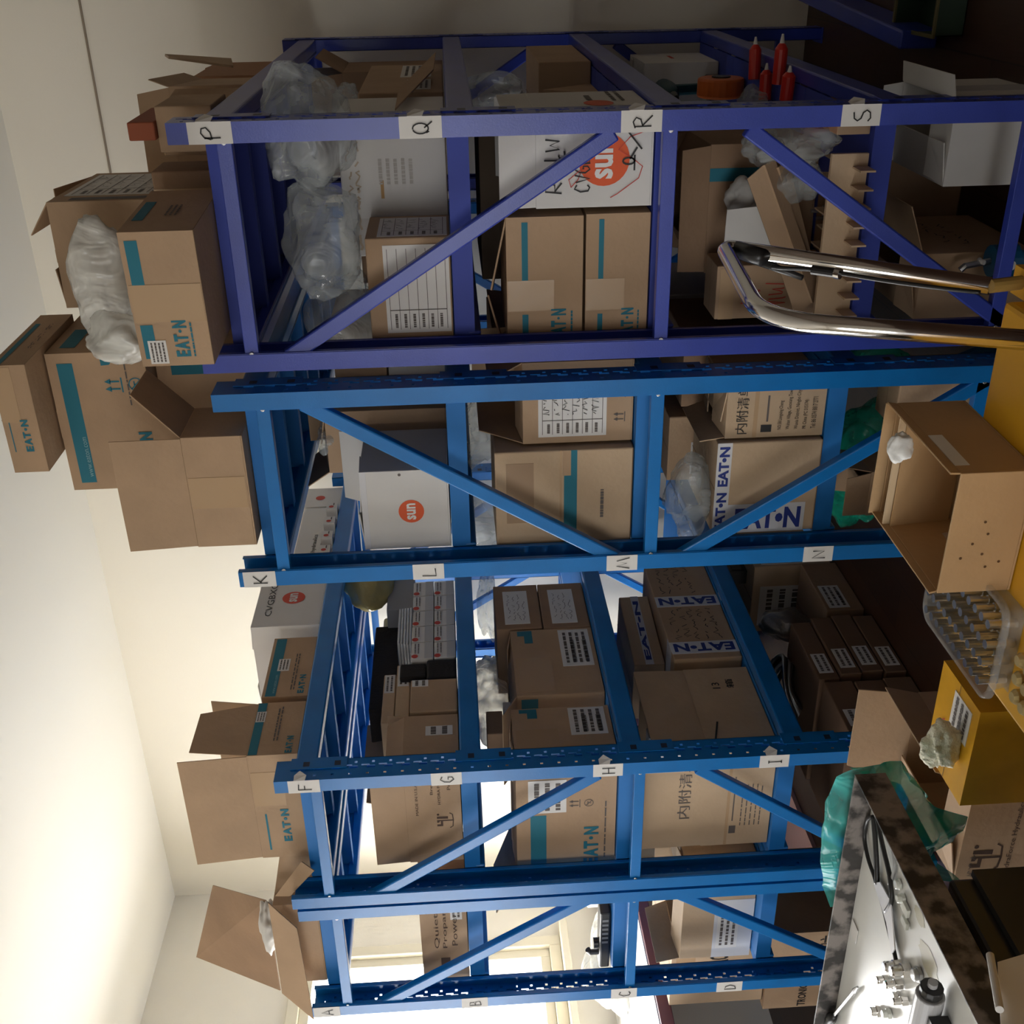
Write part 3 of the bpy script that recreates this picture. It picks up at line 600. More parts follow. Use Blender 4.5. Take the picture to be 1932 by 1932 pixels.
carton('dim teal and kraft carton deep behind the diagonal brace under P', ((2.98, .715, G2), (3.3, .85, G2+.24)), 0, KRAFTD, deco=lambda F, mb, R: F['F'].rect(mb, .0, 1, .5, .8, TEAL))
# stack along the aisle edge of the shelf under P
def deco_st(F, mb, R): sticker(R, F['R'], .08, .4, .15, .45, 4, 12); sticker(R, F['R'], .5, .95, .15, .55, 4, 13)
s1 = by(.40, 176, 124, 650, .30, z0=G2)
carton('kraft carton with two small white labels facing the far aisle, under P', (s1[0], (s1[1][0], s1[1][1], G2+.24)), 0, KRAFT, deco=deco_st)
carton('kraft carton behind the twin-labelled one, far end under P', ((s1[1][0]+.01, .42, G2), (4.36, .76, G2+.34)), 0, KRAFTD, flaps=[('R', 30, .1), ('F', 35, .12), ('L', -80, .1), ('B', -80, .1)])
sheet('cardboard_flap', 'loose pale board leaning diagonally in front of the twin-labelled carton', [[tuple(aty(745, 205, .362)), tuple(aty(752, 168, .362)), tuple(aty(822, 98, .362)), tuple(aty(818, 130, .362))]], KRAFT, .005)
mb = MB(); q0 = s1[0]; mb.tube([(0, 0, 0), (0, 0, .12)], .03, mat('grey tube', (.22, .22, .22), .5), 16); o = mb.build('grey_tube'); o.location = (4.30, .46, G2+.345); tag(o, 'grey upright tube standing on the far kraft carton under P', 'tube')
film_bag('plastic_bag', 'small dim plastic bag on the twin-labelled carton under P', (3.7, .5, G2+.30), (.12, .08, .055), CLEAR, 37, .3)
# shelf below Q (deck .957)
def deco_sunQ(F, mb, R):
    f = F['F']; f = Face(f.o-f.u*.20, f.u, f.v); sun(f, mb, .70, .42, .058)
    S_ = lambda pts, w=.004, m=INK: f.stroke(mb, pts, w, m, 3)
    # felt-pen words
    for ch, a, b, w, h in (('C', .36, .54, .09, .13), ('G', .56, .54, .09, .13)): letter(f, mb, ch, a, a+w, b, b+h, .0036)
    S_([(.47, .66), (.505, .54), (.545, .67)]); S_([(.66, .64), (.67, .54), (.73, .55), (.74, .66)]); S_([(.80, .10), (.98, .22)]); S_([(.70, .2), (.82, .14)])
    S_([(.58, .16), (.74, .16)]); S_(arc(.68, .21, .035, .05, 0, 360, 12))
    for ch, a, b, w, h in (('A', .54, .80, .10, .12), ('L', .70, .80, .06, .13)): letter(f, mb, ch, a, a+w, b, b+h, .004)
    S_([(.80, .92), (.82, .80), (.86, .88), (.9, .80), (.92, .92)]); S_([(.36, .78), (.38, .92), (.46, .90), (.45, .84), (.38, .84), (.47, .78)]); S_([(.65, .74), (.8, .76)]); S_([(.72, .68), (.73, .8)])
    S_([(.30, .36), (.34, .30), (.5, .12), (.62, .09), (.70, .17), (.8, .30), (.93, .20), (.98, .08)], .002, REDINK); S_([(.42, .70), (.50, .72), (.62, .60), (.5, .64), (.42, .70)], .002, REDINK)
    g = F['R']; g.poly(mb, [(.35+.14*math.cos(t*PI/12), .42+.13*math.sin(t*PI/12)) for t in range(24)], ORANGE); g.rect(mb, .5, .75, .45, .5, GREYINK, 2); dashes(g, mb, .45, .95, .15, .3, 2, GREYINK, 5)
q = bx(2.545, 392, 200, 1012, .30, z0=G3)
carton('white carton with orange disc and felt-pen scrawl, open flaps, under the letter Q', ((q[0][0], .356, G3), (q[1][0]+.02, q[1][1], q[1][2])), 0, WBOX, mi=KRAFT,
       flaps=[('F', 0, .083, (.0, .0)), ('R', 4, .075, (.03, .06)), ('B', 20, .08, .01), ('L', -80, .1)], deco=deco_sunQ)
def deco_eq(F, mb, R):
    f = F['F']; f.rect(mb, .5, .96, .72, .80, TEAL); f.rect(mb, .02, .22, .72, .80, TEAL); eaton(f, mb, -.0, .26, .22, .42); dashes(f, mb, .03, .25, .12, .17, 1, TEAL, 2, .5); tape(R, f, .25, .5, .38, .99)
e1 = bx(2.545, 640, 402, 1106, .30, z0=G3); e0 = bx(2.545, 640, 406, 957, .30, z0=e1[1][2]+.006)
carton('lower of two stacked teal-printed cartons under Q, left of the white one', e1, 0, KRAFT, deco=deco_eq)
carton('upper of two stacked teal-printed cartons under Q, its side flap raised', e0, -1, KRAFT, deco=deco_eq)
sheet('cardboard_flap', 'thin board leaning above the upper teal-printed carton under Q', [[tuple(atx(956, 412, 2.56)), tuple(atx(956, 412, 2.80)), tuple(atx(930, 548, 2.80)), tuple(atx(928, 548, 2.56))]], KRAFT, .004)
sheet('cardboard_flap', 'second thin board leaning low beside the upper teal-printed carton under Q', [[tuple(atx(922, 556, 2.58)), tuple(atx(922, 556, 2.8)), tuple(atx(948, 634, 2.8)), tuple(atx(944, 632, 2.58))]], KRAFTD, .004)
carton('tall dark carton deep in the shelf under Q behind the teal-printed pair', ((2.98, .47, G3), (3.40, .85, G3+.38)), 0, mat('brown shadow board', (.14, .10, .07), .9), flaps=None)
film_bag('plastic_bottle', 'clear round plastic wrap with a glint at the aisle edge under Q', (3.95, .48, G3+.30), (.13, .06, .12), CLEAR, 41, .2, floor=G3+.17)
carton('low kraft carton under the clear round wrap at the aisle edge under Q', ((3.70, .37, G3), (4.25, .66, G3+.165)), 0, KRAFT)
mb = MB(); mb.poly([(0, 0, 0), (.24, 0, 0), (.12, 0, .16)], KRAFT, .004); o = mb.build('cardboard_flap'); o.location = (3.46, .44, G3+.002); tag(o, 'pointed kraft flap sticking up behind the white carton under Q', 'cardboard sheet')
film_bag('paper_wadding', 'crumpled brown packing paper behind the pointed flap under Q', (3.58, .60, G3+.10), (.09, .05, .08), mat('brown paper', (.16, .08, .04), .9, bump=.5, bscale=20), 43, .4, cat='paper', floor=G3+.002)
# shelf below R (deck .4625)
def redw(F, mb, R): f = F['F']; scribble(f, mb, .25, .75, .35, .8, 2, REDINK, .003, 9, 1.5); tape(R, f, .0, .95, .84, .97)
carton('kraft carton with red handwriting low behind the trolley handle, under R', bx(2.715, 600, 500, 1352, .13, z0=G4), 0, KRAFT, deco=redw)
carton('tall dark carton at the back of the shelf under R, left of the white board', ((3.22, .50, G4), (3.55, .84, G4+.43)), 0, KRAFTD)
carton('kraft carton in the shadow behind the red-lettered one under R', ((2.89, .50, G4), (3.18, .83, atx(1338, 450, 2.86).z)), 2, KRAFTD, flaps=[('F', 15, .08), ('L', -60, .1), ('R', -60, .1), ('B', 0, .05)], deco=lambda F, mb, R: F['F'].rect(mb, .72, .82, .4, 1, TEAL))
sheet('torn_white_board', 'torn piece of white corrugated board upright behind the trolley handle', [[tuple(atx(1480, 384, 2.70)), tuple(atx(1488, 466, 2.70)), tuple(atx(1366, 460, 2.72)), tuple(atx(1372, 396, 2.72))]], WBOX, .005)
film_bag('paper_wadding', 'torn white paper peeping over the white board under R', tuple(atx(1405, 378, 2.80)), (.035, .05, .045), mat('paper wad', (.6, .58, .54), .8), 45, .4, cat='paper')
for i, (a, b) in enumerate((((1440, 312), (1530, 572)), ((1466, 316), (1512, 500)))):
    p = atx(a[0], a[1], 2.62+i*.02); r = atx(b[0], b[1], 2.60+i*.06)
    mb = MB(); d = (r-p); n1 = Vector((0, .03, .035)); n2 = Vector((.03, -.01, -.03)); off = Vector((0, 0, 0))
    mb.poly([p, r, r+n1, p+n1], KRAFT, .005); mb.poly([p, r, r+n2, p+n2], KRAFT, .005)
    o = mb.build('corner_protector', loc=p); tag(o, ('longer' if i == 0 else 'shorter, lower')+' of the two L-shaped corner boards leaning across the shelf under R', 'cardboard strip', None)
# comb-shaped divider standing on the deck
mb = MB(); zc0 = G4
ta = atx(1590, 292, 2.54); tb = atx(1580, 600, 2.54)
mb.box(0, .012, -(ta-tb).length/2, (ta-tb).length/2, 0, .085, KRAFTL); L = (ta-tb).length
for k in range(9): yy = -L/2+.03+k*(L-.05)/8; mb.box(.012, .16, yy-.002, yy+.002, .0, .05+.01*(k % 2), KRAFTL)
for k in range(9): yy = -L/2+.03+k*(L-.05)/8; mb.box(-.055, -.0005, yy-.002, yy+.002, .0, .035, KRAFTL)
o = mb.build('cardboard_divider'); o.location = (2.545, (ta.y+tb.y)/2, G4+.002); tag(o, 'pale slotted cardboard divider with many fins at the front of the shelf under R', 'cardboard divider')
mb = MB(); p = atx(1625, 281, 2.56); mb.box(-.0, .12, -.012, .012, -.022, .028, mat('red label', (.5, .02, .015), .5)); mb.tube([(-.002, 0, .034), (-.002, 0, .05)], .009, WINK, 6); o = mb.build('red_packet'); o.location = (2.56, .385, G4+.10); tag(o, 'small red packet with a white cap on the divider under R', 'packet')
mb = MB(); mb.box(0, .11, -.02, .03, 0, .076, KRAFT); o = mb.build('cardboard_box', bevel=.002); o.location = (2.56, .395, G4+.001); tag(o, 'tiny kraft carton under the small red packet, shelf under R', 'box')
for i, (px, py) in enumerate(((1530, 398), (1540, 412), (1552, 448))):
    p = atx(px, py, 2.80); mb = MB()
    mb.tube([(0, 0, 0), (0, 0, -.03), (0, 0, -.031), (0, 0, -.05), (0, 0, -.051), (0, 0, -.09)], .01, STEEL, 10, rs=[.005, .006, .014, .014, .010, .010])
    mb.tube([(0, 0, -.055), (0, -.02, -.055)], .007, STEEL, 8)
    o = mb.build('valve_fitting', smooth=False); o.location = p; tag(o, ('leftmost', 'middle', 'rightmost')[2-i]+' of three steel hydraulic fittings standing under R', 'fitting', 'steel fittings under R')
mb = MB(); mb.box(-.06, .06, -.07, .07, 0, 1, KRAFTD); p = atx(1545, 420, 2.80); zt = atx(1552, 448, 2.80).z-.092
mb = MB(); mb.box(-.07, .07, -.08, .08, 0, zt-G4-.001, KRAFTD); o = mb.build('cardboard_box', bevel=.002); o.location = (2.80, p.y, G4+.001); tag(o, 'low dark carton the three steel fittings stand on, under R', 'box')
for i, (px, py, rx, ry, rz, sd) in enumerate(((1500, 345, .04, .05, .07, 51), (1440, 275, .06, .04, .05, 53), (1520, 265, .05, .05, .09, 55))):
    film_bag('plastic_bag', ('small crumpled clear bag between the brace and the divider under R', 'loose clear film near the top of the shelf under R', 'hanging clear bag just left of the R upright')[i], tuple(atx(px, py, 2.66)), (rx, ry, rz), CLEAR, sd, .35)
# aisle edge things under R
drill = empty('power_drill', (3.95, .50, G4), 'dark teal power tool lying near the aisle edge under R', 'power tool')
mb = MB(); mb.tube([(-.1, 0, .20), (-.06, 0, .2), (.02, 0, .2), (.09, 0, .2), (.12, 0, .2)], .03, mat('dark teal plastic', (.005, .06, .08), .5), 14, rs=[.012, .028, .036, .034, .02]); mb.build('body', drill, smooth=True)
mb = MB(); mb.bar((.05, 0, .18), (.08, 0, .03), .035, .035, mat('dark teal plastic', (0, 0, 0))); mb.build('handle', drill, bevel=.01)
mb = MB(); mb.box(.02, .13, -.04, .04, .0, .05, BLACK); mb.build('battery', drill, bevel=.006)
mb = MB(); mb.tube([(-.1, 0, .2), (-.15, 0, .2)], .014, BLACK, 12, rs=[.016, .009]); mb.build('chuck', drill)
og = empty('orange_reel', (3.72, .46, G4), 'orange tape reel standing beside the dark power tool under R', 'reel')
OR = mat('orange plastic', (.7, .16, .03), .45)
mb = MB(); mb.tube([(0, -.03, .075), (0, .03, .075)], .074, OR, 24); mb.build('case', og, bevel=.008)
mb = MB(); mb.tube([(0, -.034, .075), (0, -.0302, .075)], .03, BLACK, 20); mb.build('hub', og)
RED = mat('red plastic', (.6, .03, .02), .3)
for i, (px, py, h) in enumerate(((1436, 150, .12), (1456, 188, .10), (1482, 158, .13), (1497, 188, .09))):
    p = atz(px, py, G4); b = empty('glue_bottle', (p.x, p.y, G4+.021), ('far back', 'near, partly bagged', 'largest', 'shortest, nearest')[i]+' one of the small red bottles lying at the aisle edge under R', 'bottle', group='red bottles under R')
    b.rotation_euler.z = math.radians(-80-6*i)
    mb = MB(); mb.tube([(0, 0, 0), (h*.7, 0, 0), (h*.8, 0, 0), (h*.82, 0, 0)], .018, RED, 14, rs=[.018, .018, .010, .007]); mb.build('bottle_body', b)
    mb = MB(); mb.tube([(h*.82, 0, 0), (h, 0, 0)], .006, WINK, 10, rs=[.007, .003]); mb.build('nozzle', b)
film_bag('plastic_bag', 'clear bag half over the red bottles at the aisle edge under R', (3.42, .46, G4+.045), (.07, .04, .045), CLEAR, 57, .25, floor=G4+.001)
carton('white lidded carton at the far end under R, a kraft flap standing behind', ((4.08, .42, G4), (4.40, .80, G4+.26)), 0, WBOX, flaps=[('R', -84, .2), ('F', -84, .1), ('B', -85, .1), ('L', -4, .14)], deco=lambda F, mb, R: (F['T'].rect(mb, .3, .5, .5, .6, REDINK), F['R'].rect(mb, .4, .7, .5, .55, REDINK)))
# floor under S
def kj(F, mb, R): f = F['F']; f.rect(mb, .4, .56, .18, .42, GREYINK) if 0 else None; arrows(f, mb, .45, .2, .05, BROWNINK, False); scribble(F['R'], mb, .2, .8, .4, .7, 2, INK, .003, 8)
w0 = bx(2.62, 350, 236, 1786, .36, z0=.0); 
carton('white carton standing on the floor by the foot of the letter S upright', ((2.62, .36, .0), (2.95, w0[1][1], atx(1790, 290, 2.62).z)), 0, WBOX, flaps=[('F', -84, .1), ('R', 80, .05), ('B', 0, .05), ('L', -84, .1)], deco=lambda F, mb, R: tape(R, F['R'], .3, .6, 0, 1, WTAPE))
k1 = bx(2.60, 600, 352, 1745, .35, z0=.0); ky = max(.715, w0[1][1]+.01)
carton('kraft carton on the floor under S with a printed arrow mark, lid flap open', ((2.60, ky if ky < .78 else .715, 0), (2.98, k1[1][1], k1[1][2])), 0, KRAFT, flaps=[('R', 70, .12), ('F', -80, .1), ('L', -80, .1), ('B', 10, .12)], deco=kj)
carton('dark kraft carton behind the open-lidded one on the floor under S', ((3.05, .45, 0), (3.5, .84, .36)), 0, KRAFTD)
vb = empty('bagged_valve', (2.56, .62, .03), 'blue valve head in clear film hanging low beside the S upright', 'valve')
p = atx(1902, 497, 2.52); vb.location = (2.545, p.y, .002)
BV = mat('blue cast paint', (.005, .10, .22), .4); zz = p.z
mb = MB(); mb.tube([(0, 0, 0), (0, 0, zz-.03), (0, 0, zz-.028), (0, 0, zz+.03)], .02, BV, 16, rs=[.03, .022, .042, .038]); mb.tube([(-.046, 0, zz), (-.03, 0, zz)], .012, WINK, 12); mb.build('valve_body', vb)
mb = MB(); mb.tube([(0, 0, zz+.03), (0, .01, zz+.09), (0, .02, zz+.10)], .008, STEEL, 8); mb.tube([(-.012, .0, zz+.05), (.0, .0, zz+.055), (.014, 0, zz+.05)], .006, WINK, 8); mb.build('valve_stem', vb)
# far blue beams lying past the end of the rack, on the floor by the back wall
for i, (a, b) in enumerate((((1512, 14), (1640, 62)),)):
    p = atz(a[0], a[1], .12); q = atz(b[0], b[1], .12)
    mb = MB(); mb.bar((4.45, .22-.1*i, .06), (3.35, .30-.10*i, .06), .05, .11, INDIGO); o = mb.build('spare_beam', loc=(3.9, .26-.1*i, 0), bevel=.006); tag(o, ('indigo rack beam lying on the floor against the rack foot', 'second loose indigo beam on the floor, further into the right aisle')[i], 'beam')
gb = empty('yellow_bin', (3.25, .30-.16, 0), 'low dark bin with a dull yellow rim on the floor past the rack end', 'bin'); gb.location = (3.35, .22, 0); gb.scale = (.6, .5, .5)
mb = MB(); 
for a in ((-.25, .25, -.12, -.115), (-.25, .25, .115, .12), (-.25, -.245, -.12, .12), (.245, .25, -.12, .12)): mb.box(*a, 0, .16, mat('dark green plastic', (.01, .03, .015), .5))
mb.box(-.25, .25, -.12, .12, 0, .005, mat('dark green plastic', (0, 0, 0))); mb.build('bin_body', gb)
mb = MB()
for a in ((-.26, .26, -.13, -.11), (-.26, .26, .11, .13), (-.26, -.24, -.11, .11), (.24, .26, -.11, .11)): mb.box(*a, .16, .172, mat('dull yellow plastic', (.10, .085, .03), .6))
mb.build('rim', gb)
# ================= BLUE RACK K..N
K2, K3, K4 = 1.4525, .9775, .4925
def deco_sunK(F, mb, R):
    f = F['F']; sun(f, mb, .48, .44, .033); tape(R, f, .0, 1, .93, 1.0, WTAPE); g = F['R']; g.poly(mb, [(.4+.13*math.cos(t*PI/12), .5+.09*math.sin(t*PI/12)) for t in range(24)], mat('dark red ink', (.3, .03, .03), .6))
    f.stroke(mb, [(.9, .1), (.97, .02), (.98, .12)], .003, GREYINK); f.disc(mb, .95, .55, .004, GREYINK)
m1 = bx(2.545, 1034, 888, 684, .26, z0=K2)
carton('white carton with a round orange-red logo, torn at its upper corner, under K', m1, 0, WBOX, flaps=[('F', -87, .12), ('R', -87, .12), ('L', -84, .1), ('B', 25, .08)], deco=deco_sunK)
n1 = bx(2.86, 890, 775, 617, .22, z0=K2)
carton('tall open kraft carton behind the white logo carton under K, film inside', ((2.86, n1[0][1], K2), (3.1, n1[1][1], n1[1][2])), 0, KRAFT, flaps=[('L', 35, .08), ('F', -80, .1), ('R', -80, .1), ('B', -20, .08)])
def deco_blk(F, mb, R): f = F['R']; f.text(mb, 'CVIS', .2, .5, .25, .45, INK, .03); dashes(f, mb, .6, .9, .2, .5, 3, INK, 3); F['F'].text(mb, 'SJ', .6, .9, .25, .45, INK, .03)
carton('white carton with black print behind the diagonal brace under K', ((3.14, .985+.03, K2), (3.55, 1.28, K2+.17)), 0, WBOX, deco=deco_blk)
carton('kraft carton stacked at the back of the shelf under K', ((3.14, 1.0, K2+.175), (3.45, 1.25, K2+.33)), 0, KRAFT)
mb = MB(); mb.box(3.6, 3.9, 1.25, 1.43, K2, K2+.1, mat('grey packaging', (.25, .25, .26), .6)); tag(mb.build('grey_box', loc=(3.7, 1.3, K2), bevel=.003), 'grey box far back at the aisle side under K', 'box')
film_bag('plastic_bag', 'scrap of clear film on the tall open carton under K', (2.92, n1[0][1]+.1, n1[1][2]+.0), (.07, .06, .03), CLEAR, 61, .3)
def deco_p(F, mb, R):
    f = F['F']; f.rect(mb, .0, 1, .405, .50, TEAL); f.rect(mb, .74, 1.0, .45, .51, KRAFT, 2); dashes(f, mb, .28, .58, .20, .24, 1, GREYINK, 4, .6); tape(R, f, .0, 1, .515, .53, TAPE); tape(R, f, .25, .88, .72, .92, mat('darker tape', (.36, .23, .13), .4))
pq = bx(2.545, 1028, 852, 936, .28, z0=K3)
carton('clean kraft carton with one horizontal teal stripe, front of the shelf under L', pq, 0, KRAFTL, deco=deco_p)
def deco_q(F, mb, R):
    f = F['F']; sticker(R, f, .08, .86, .24, .86, 6, 4, 'form'); arrows(f, mb, .55, .07, .03, GREYINK, False); arrows(f, mb, .25, .07, .03, GREYINK, False)
q1 = bx(2.575, 838, 682, 987, .30, z0=K3)
carton('kraft carton with a large filled-in form sheet, beside the teal-striped carton under L', ((2.575, q1[0][1], K3), (2.87, pq[0][1]-.008, q1[1][2])), 0, KRAFT, flaps=[('F', -82, .1), ('L', 1, .11, (.0, .10)), ('R', -30, .1), ('B', 5, .12, .01)], deco=deco_q)
film_bag('plastic_bag', 'milky bag squeezed left of the teal-striped carton under L', tuple(atx(905, 985, 2.80)), (.07, .10, .09), CLEAR, 63, .3)
film_bag('plastic_bag', 'thin clear film draped at the back under L near the diagonal brace', tuple(atx(905, 800, 2.95)), (.06, .12, .05), CLEAR, 65, .3)
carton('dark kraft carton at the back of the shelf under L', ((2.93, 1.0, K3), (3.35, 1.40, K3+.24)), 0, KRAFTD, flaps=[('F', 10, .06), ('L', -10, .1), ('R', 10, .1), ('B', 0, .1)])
def etape(F, mb, a0, a1, b0, b1, n=2, rot=0):
    for k in range(n):
        w = (a1-a0)/n; x = a0+k*w; vs = None
        if rot: hh = (b1-b0)/n; F.text(mb, 'EAT•N', a0+(a1-a0)*.15, a1-(a1-a0)*.15, b0+k*hh+hh*.08, b0+k*hh+hh*.9, NAVY, .04, 1.5, rot)
        else: F.text(mb, 'EAT•N', x+w*.06, x+w*.92, b0+(b1-b0)*.15, b1-(b1-b0)*.15, NAVY, .04)
s0 = bx(2.53, 1003, 834, 1350, .28, z0=K4)
def deco_s0(F, mb, R):
    f = F['F']; tape(R, f, .0, 1, .86, 1.0, WTAPE, lambda G, m: etape(G, m, 0, 1, 0, 1, 2), 'white tape printed in blue'); tape(R, f, .0, .32, .10, .86, WTAPE, lambda G, m: G.text(m, 'EAT•N', .12, .86, .05, .9, NAVY, .04, 1.5, -90), 'white tape printed in blue')
carton('kraft carton sealed with blue-on-white printed tape, lowest shelf of rack K', s0, 0, KRAFTL, deco=deco_s0)
t0 = bx(2.545, 830, 726, 1372, .27, z0=K4)
def deco_t0(F, mb, R):
    f = F['F']; f.text(mb, '内附清单', .08, 1.02, .78, .90, INK, .0, 1.5)
    for i, s in enumerate(('NO.58 Longxing Cheng', 'Wuhan Village, Guoxiang Town', 'Wuxia District, Ningbo City', 'PR China (PC 315174)', 'Tel: 86 0574 8817 2771')): f.text(mb, s, .14, .14+.8*len(s)/29, .42-i*.085, .47-i*.085, INK, .0)
    f.rect(mb, .1, .24, .53, .64, INK); f.rect(mb, .3, .8, .57, .59, GREYINK)
    tape(R, f, .0, 1, .68, .72)
carton('kraft carton with a printed address block and pen characters, lowest shelf of rack K', ((2.545, t0[0][1], K4), (2.80, s0[0][1]-.006, t0[1][2])), 0, KRAFTL, flaps=[('L', 20, .06, (.0, .03)), ('F', -83, .1), ('R', -83, .1), ('B', -83, .1)], deco=deco_t0)
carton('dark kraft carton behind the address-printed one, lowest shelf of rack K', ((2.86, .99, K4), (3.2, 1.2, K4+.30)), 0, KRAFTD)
carton('white carton with a blue strip, back of the lowest shelf of rack K', ((3.24, .99, K4), (3.6, 1.25, K4+.36)), 0, WBOX, deco=lambda F, mb, R: F['F'].rect(mb, 0, 1, .0, .25, mat('blue strip', (.02, .15, .35), .5)))
carton('flat white-labelled kraft carton at the aisle side, lowest shelf of rack K', ((2.86, 1.23, K4), (3.18, 1.43, K4+.33)), 0, KRAFT, deco=lambda F, mb, R: sticker(R, F['F'], .1, .6, .6, .8, 3, 6))
film_bag('plastic_bag', 'big clear crumpled bag on top of the tape-sealed carton in rack K', tuple(atx(1308, 935, 2.62)), (.07, .11, .085), CLEAR, 67, .32, floor=s0[1][2]+.002)
# floor under N
film_bag('green_film', 'heap of green stretch film on the floor below the letter N shelf', tuple(atx(1625, 880, 2.86)), (.11, .20, .10), GREEN, 71, .35, cat='plastic film')
film_bag('green_film', 'dark green film by the right upright, floor of rack K', (2.7, 1.03, .33), (.08, .05, .10), GREEN, 73, .3, cat='plastic film')
carton('kraft carton on the floor half hidden by green film, rack K', ((2.56, 1.28, 0), (2.70, 1.41, .34)), 0, KRAFT, flaps=[('F', 12, .07), ('R', 10, .06), ('L', -80, .1), ('B', 0, .05)])
carton('kraft carton on the floor in the middle of rack K behind the cart', ((2.56, 1.01, 0), (2.70, 1.16, .30)), 0, KRAFT)
mb = MB(); mb.tube([(2.62, .98, .03), (2.60, .99, .1), (2.58, 1.0, .15)], .03, BV, 12); o = mb.build('blue_sack', loc=(2.6, .99, 0)); tag(o, 'end of a blue bundle on the floor between the two racks', 'bundle')
# ================= AISLE RACK F..I
F2, F3, F4 = 1.4625, .9875, .5025
ya = 2.175
def at_a(px, py, y=ya): return aty(px, py, y)
def spart(F, mb, R):
    f = F['R']; f.disc(mb, .14, .84, .011, REDINK); dashes(f, mb, .3, .9, .6, .9, 2, GREYINK, 3, .35); f.rect(mb, 0, 1, .0, .4, mat('pale grey print', (.5, .5, .5), .6))
    g = F['F']; g.disc(mb, .7, .8, .010, REDINK); dashes(g, mb, .1, .8, .3, .7, 3, GREYINK, 4, .35)
xA = at_a(840, 1241).x; xB = at_a(840, 1096).x; h1 = at_a(820, 1170).z; h2 = at_a(779, 1170).z
w = (xB-xA)/5
pos = ('nearest', 'second', 'middle', 'fourth', 'farthest')
for r, (z0, z1) in enumerate(((F2+.002, h1), (h1+.003, h2))):
    for k in range(5):
        carton(pos[k]+(' white parts carton in the lower row under F' if r == 0 else ' white parts carton in the upper row under F'), ((xA+k*w+.002, ya, z0), (xA+(k+1)*w-.002, ya+.19, z1)), 0, WBOX, deco=spart, group='small white parts cartons under F', seam=False)
xs = at_a(765, 1232).x
for k in range(5):
    mb = MB(); mb.box(-.11, .11, -.07, .07, 0, .0085, mat('silver pouch', (.55, .56, .58), .3, .3, bump=.8, bscale=30)); o = mb.build('foil_pouch', bevel=.003)
    o.location = (xs+.17, ya+.07, h2+.003+k*.010); o.rotation_euler.z = math.radians((k*37) % 9-4); tag(o, ('lowest', 'second lowest', 'middle', 'second highest', 'topmost')[k]+' silvery flat pouch in the pile on the white parts cartons', 'pouch', 'silvery pouches under F')
film_bag('tan_packet', 'olive-tan plastic-wrapped packet at the far top of the white parts cartons', tuple(at_a(700, 1100, ya+.05)), (.20, .07, .10), mat('tan plastic', (.33, .28, .12), .25, bump=.6, bscale=15), 75, .18, cat='packet')
mb = MB(); mb.box(-.12, .12, -.06, .06, -.05, .05, mat('grey packaging', (.25, .25, .26), .6)); o = mb.build('grey_box', bevel=.003); o.location = (at_a(760, 1100).x, ya+.1, h2+.052); tag(o, 'grey box under the olive-tan packet, far along the shelf under F', 'box')
mb = MB(); mb.box(-.09, .09, -.01, .01, -.06, .06, mat('grey plastic', (.45, .45, .44), .4)); o = mb.build('grey_case', bevel=.012); o.location = (at_a(745, 1180, ya+.13).x, ya+.16, h2+.065); tag(o, 'pale rounded plastic case leaning behind the silvery pouches', 'case')
# dark foam blocks
xf0 = at_a(820, 1278).x
for i, (x0, x1, z0, z1, y0) in enumerate(((xf0, xA-.006, F2+.001, F2+.10, ya), (xf0+.02, xA-.01, F2+.103, F2+.19, ya+.01), (xf0, xf0+.5, F2+.193, F2+.30, ya+.12))):
    mb = MB(); mb.box(x0, x1, y0, y0+.2, z0, z1, BFOAM); tag(mb.build('foam_block', loc=((x0+x1)/2, y0+.1, z0), bevel=.006), ('lowest', 'middle', 'highest')[i]+' black foam block between the kraft cartons and the white parts cartons', 'foam block')
# upright thin cartons and kraft boxes towards the F upright
def cl(F, mb, R): sticker(R, F['R'], .0, .95, .55, .98, 1, 5) ; 
zt = at_a(686, 1320).z
x1_ = at_a(700, 1356).x; x2_ = at_a(700, 1277).x
def lbw(F, mb, R): sticker(R, F['R'], .78, .98, .62, .97, 2, 9)
kA = by(ya, 1341, 1281, 775, .22, z0=F2)
carton('kraft carton with a small white label, far one of the pair under F', kA, 0, KRAFT, deco=lbw)
def htlb(F, mb, R):
    f = F['F']; htl(f, mb, .36, .16, .05, BROWNINK); f.text(mb, 'Brennan', .68, .90, .50, .55, BROWNINK, 0); f.text(mb, 'HYDRA FORCE, INC.', .58, .99, .36, .42, BROWNINK, 0); f.text(mb, 'Products', .72, .96, .18, .24, BROWNINK, 0); f.text(mb, 'MADE IN U.S.A.', .48, .80, .78, .83, BROWNINK, 0)
    sticker(R, F['R'], .55, .75, .1, .6, 2, 9)
kB = by(ya, 1428, 1346, 784, .22, z0=F2); yH = atx(790, 1636, 2.565).y
zc_ = atx(770, 1560, 2.565).z
carton('kraft carton with a dark H and T trade mark and ragged raised flaps, under F', ((2.565, ya+.005, F2), (kB[1][0], min(yH, 2.58), zc_)), 0, KRAFT, flaps=[('F', 2, atx(706, 1560, 2.565).z-zc_, (0, .01), lambda G, f: G.text(f, 'Ω', .88, .96, .3, .7, BROWNINK, .01)), ('L', 32, .06, (.0, .05)), ('R', -25, .06, .01), ('B', 25, .06)], deco=htlb)
carton('slim pale carton with a white label lying on the kraft pair under F', ((x1_+.02, ya+.03, kA[1][2]+.004), (x2_+.1, ya+.20, kA[1][2]+.05)), 0, KRAFTL, deco=lambda F, mb, R: sticker(R, F['R'], .6, .98, .1, .9, 2, 5))
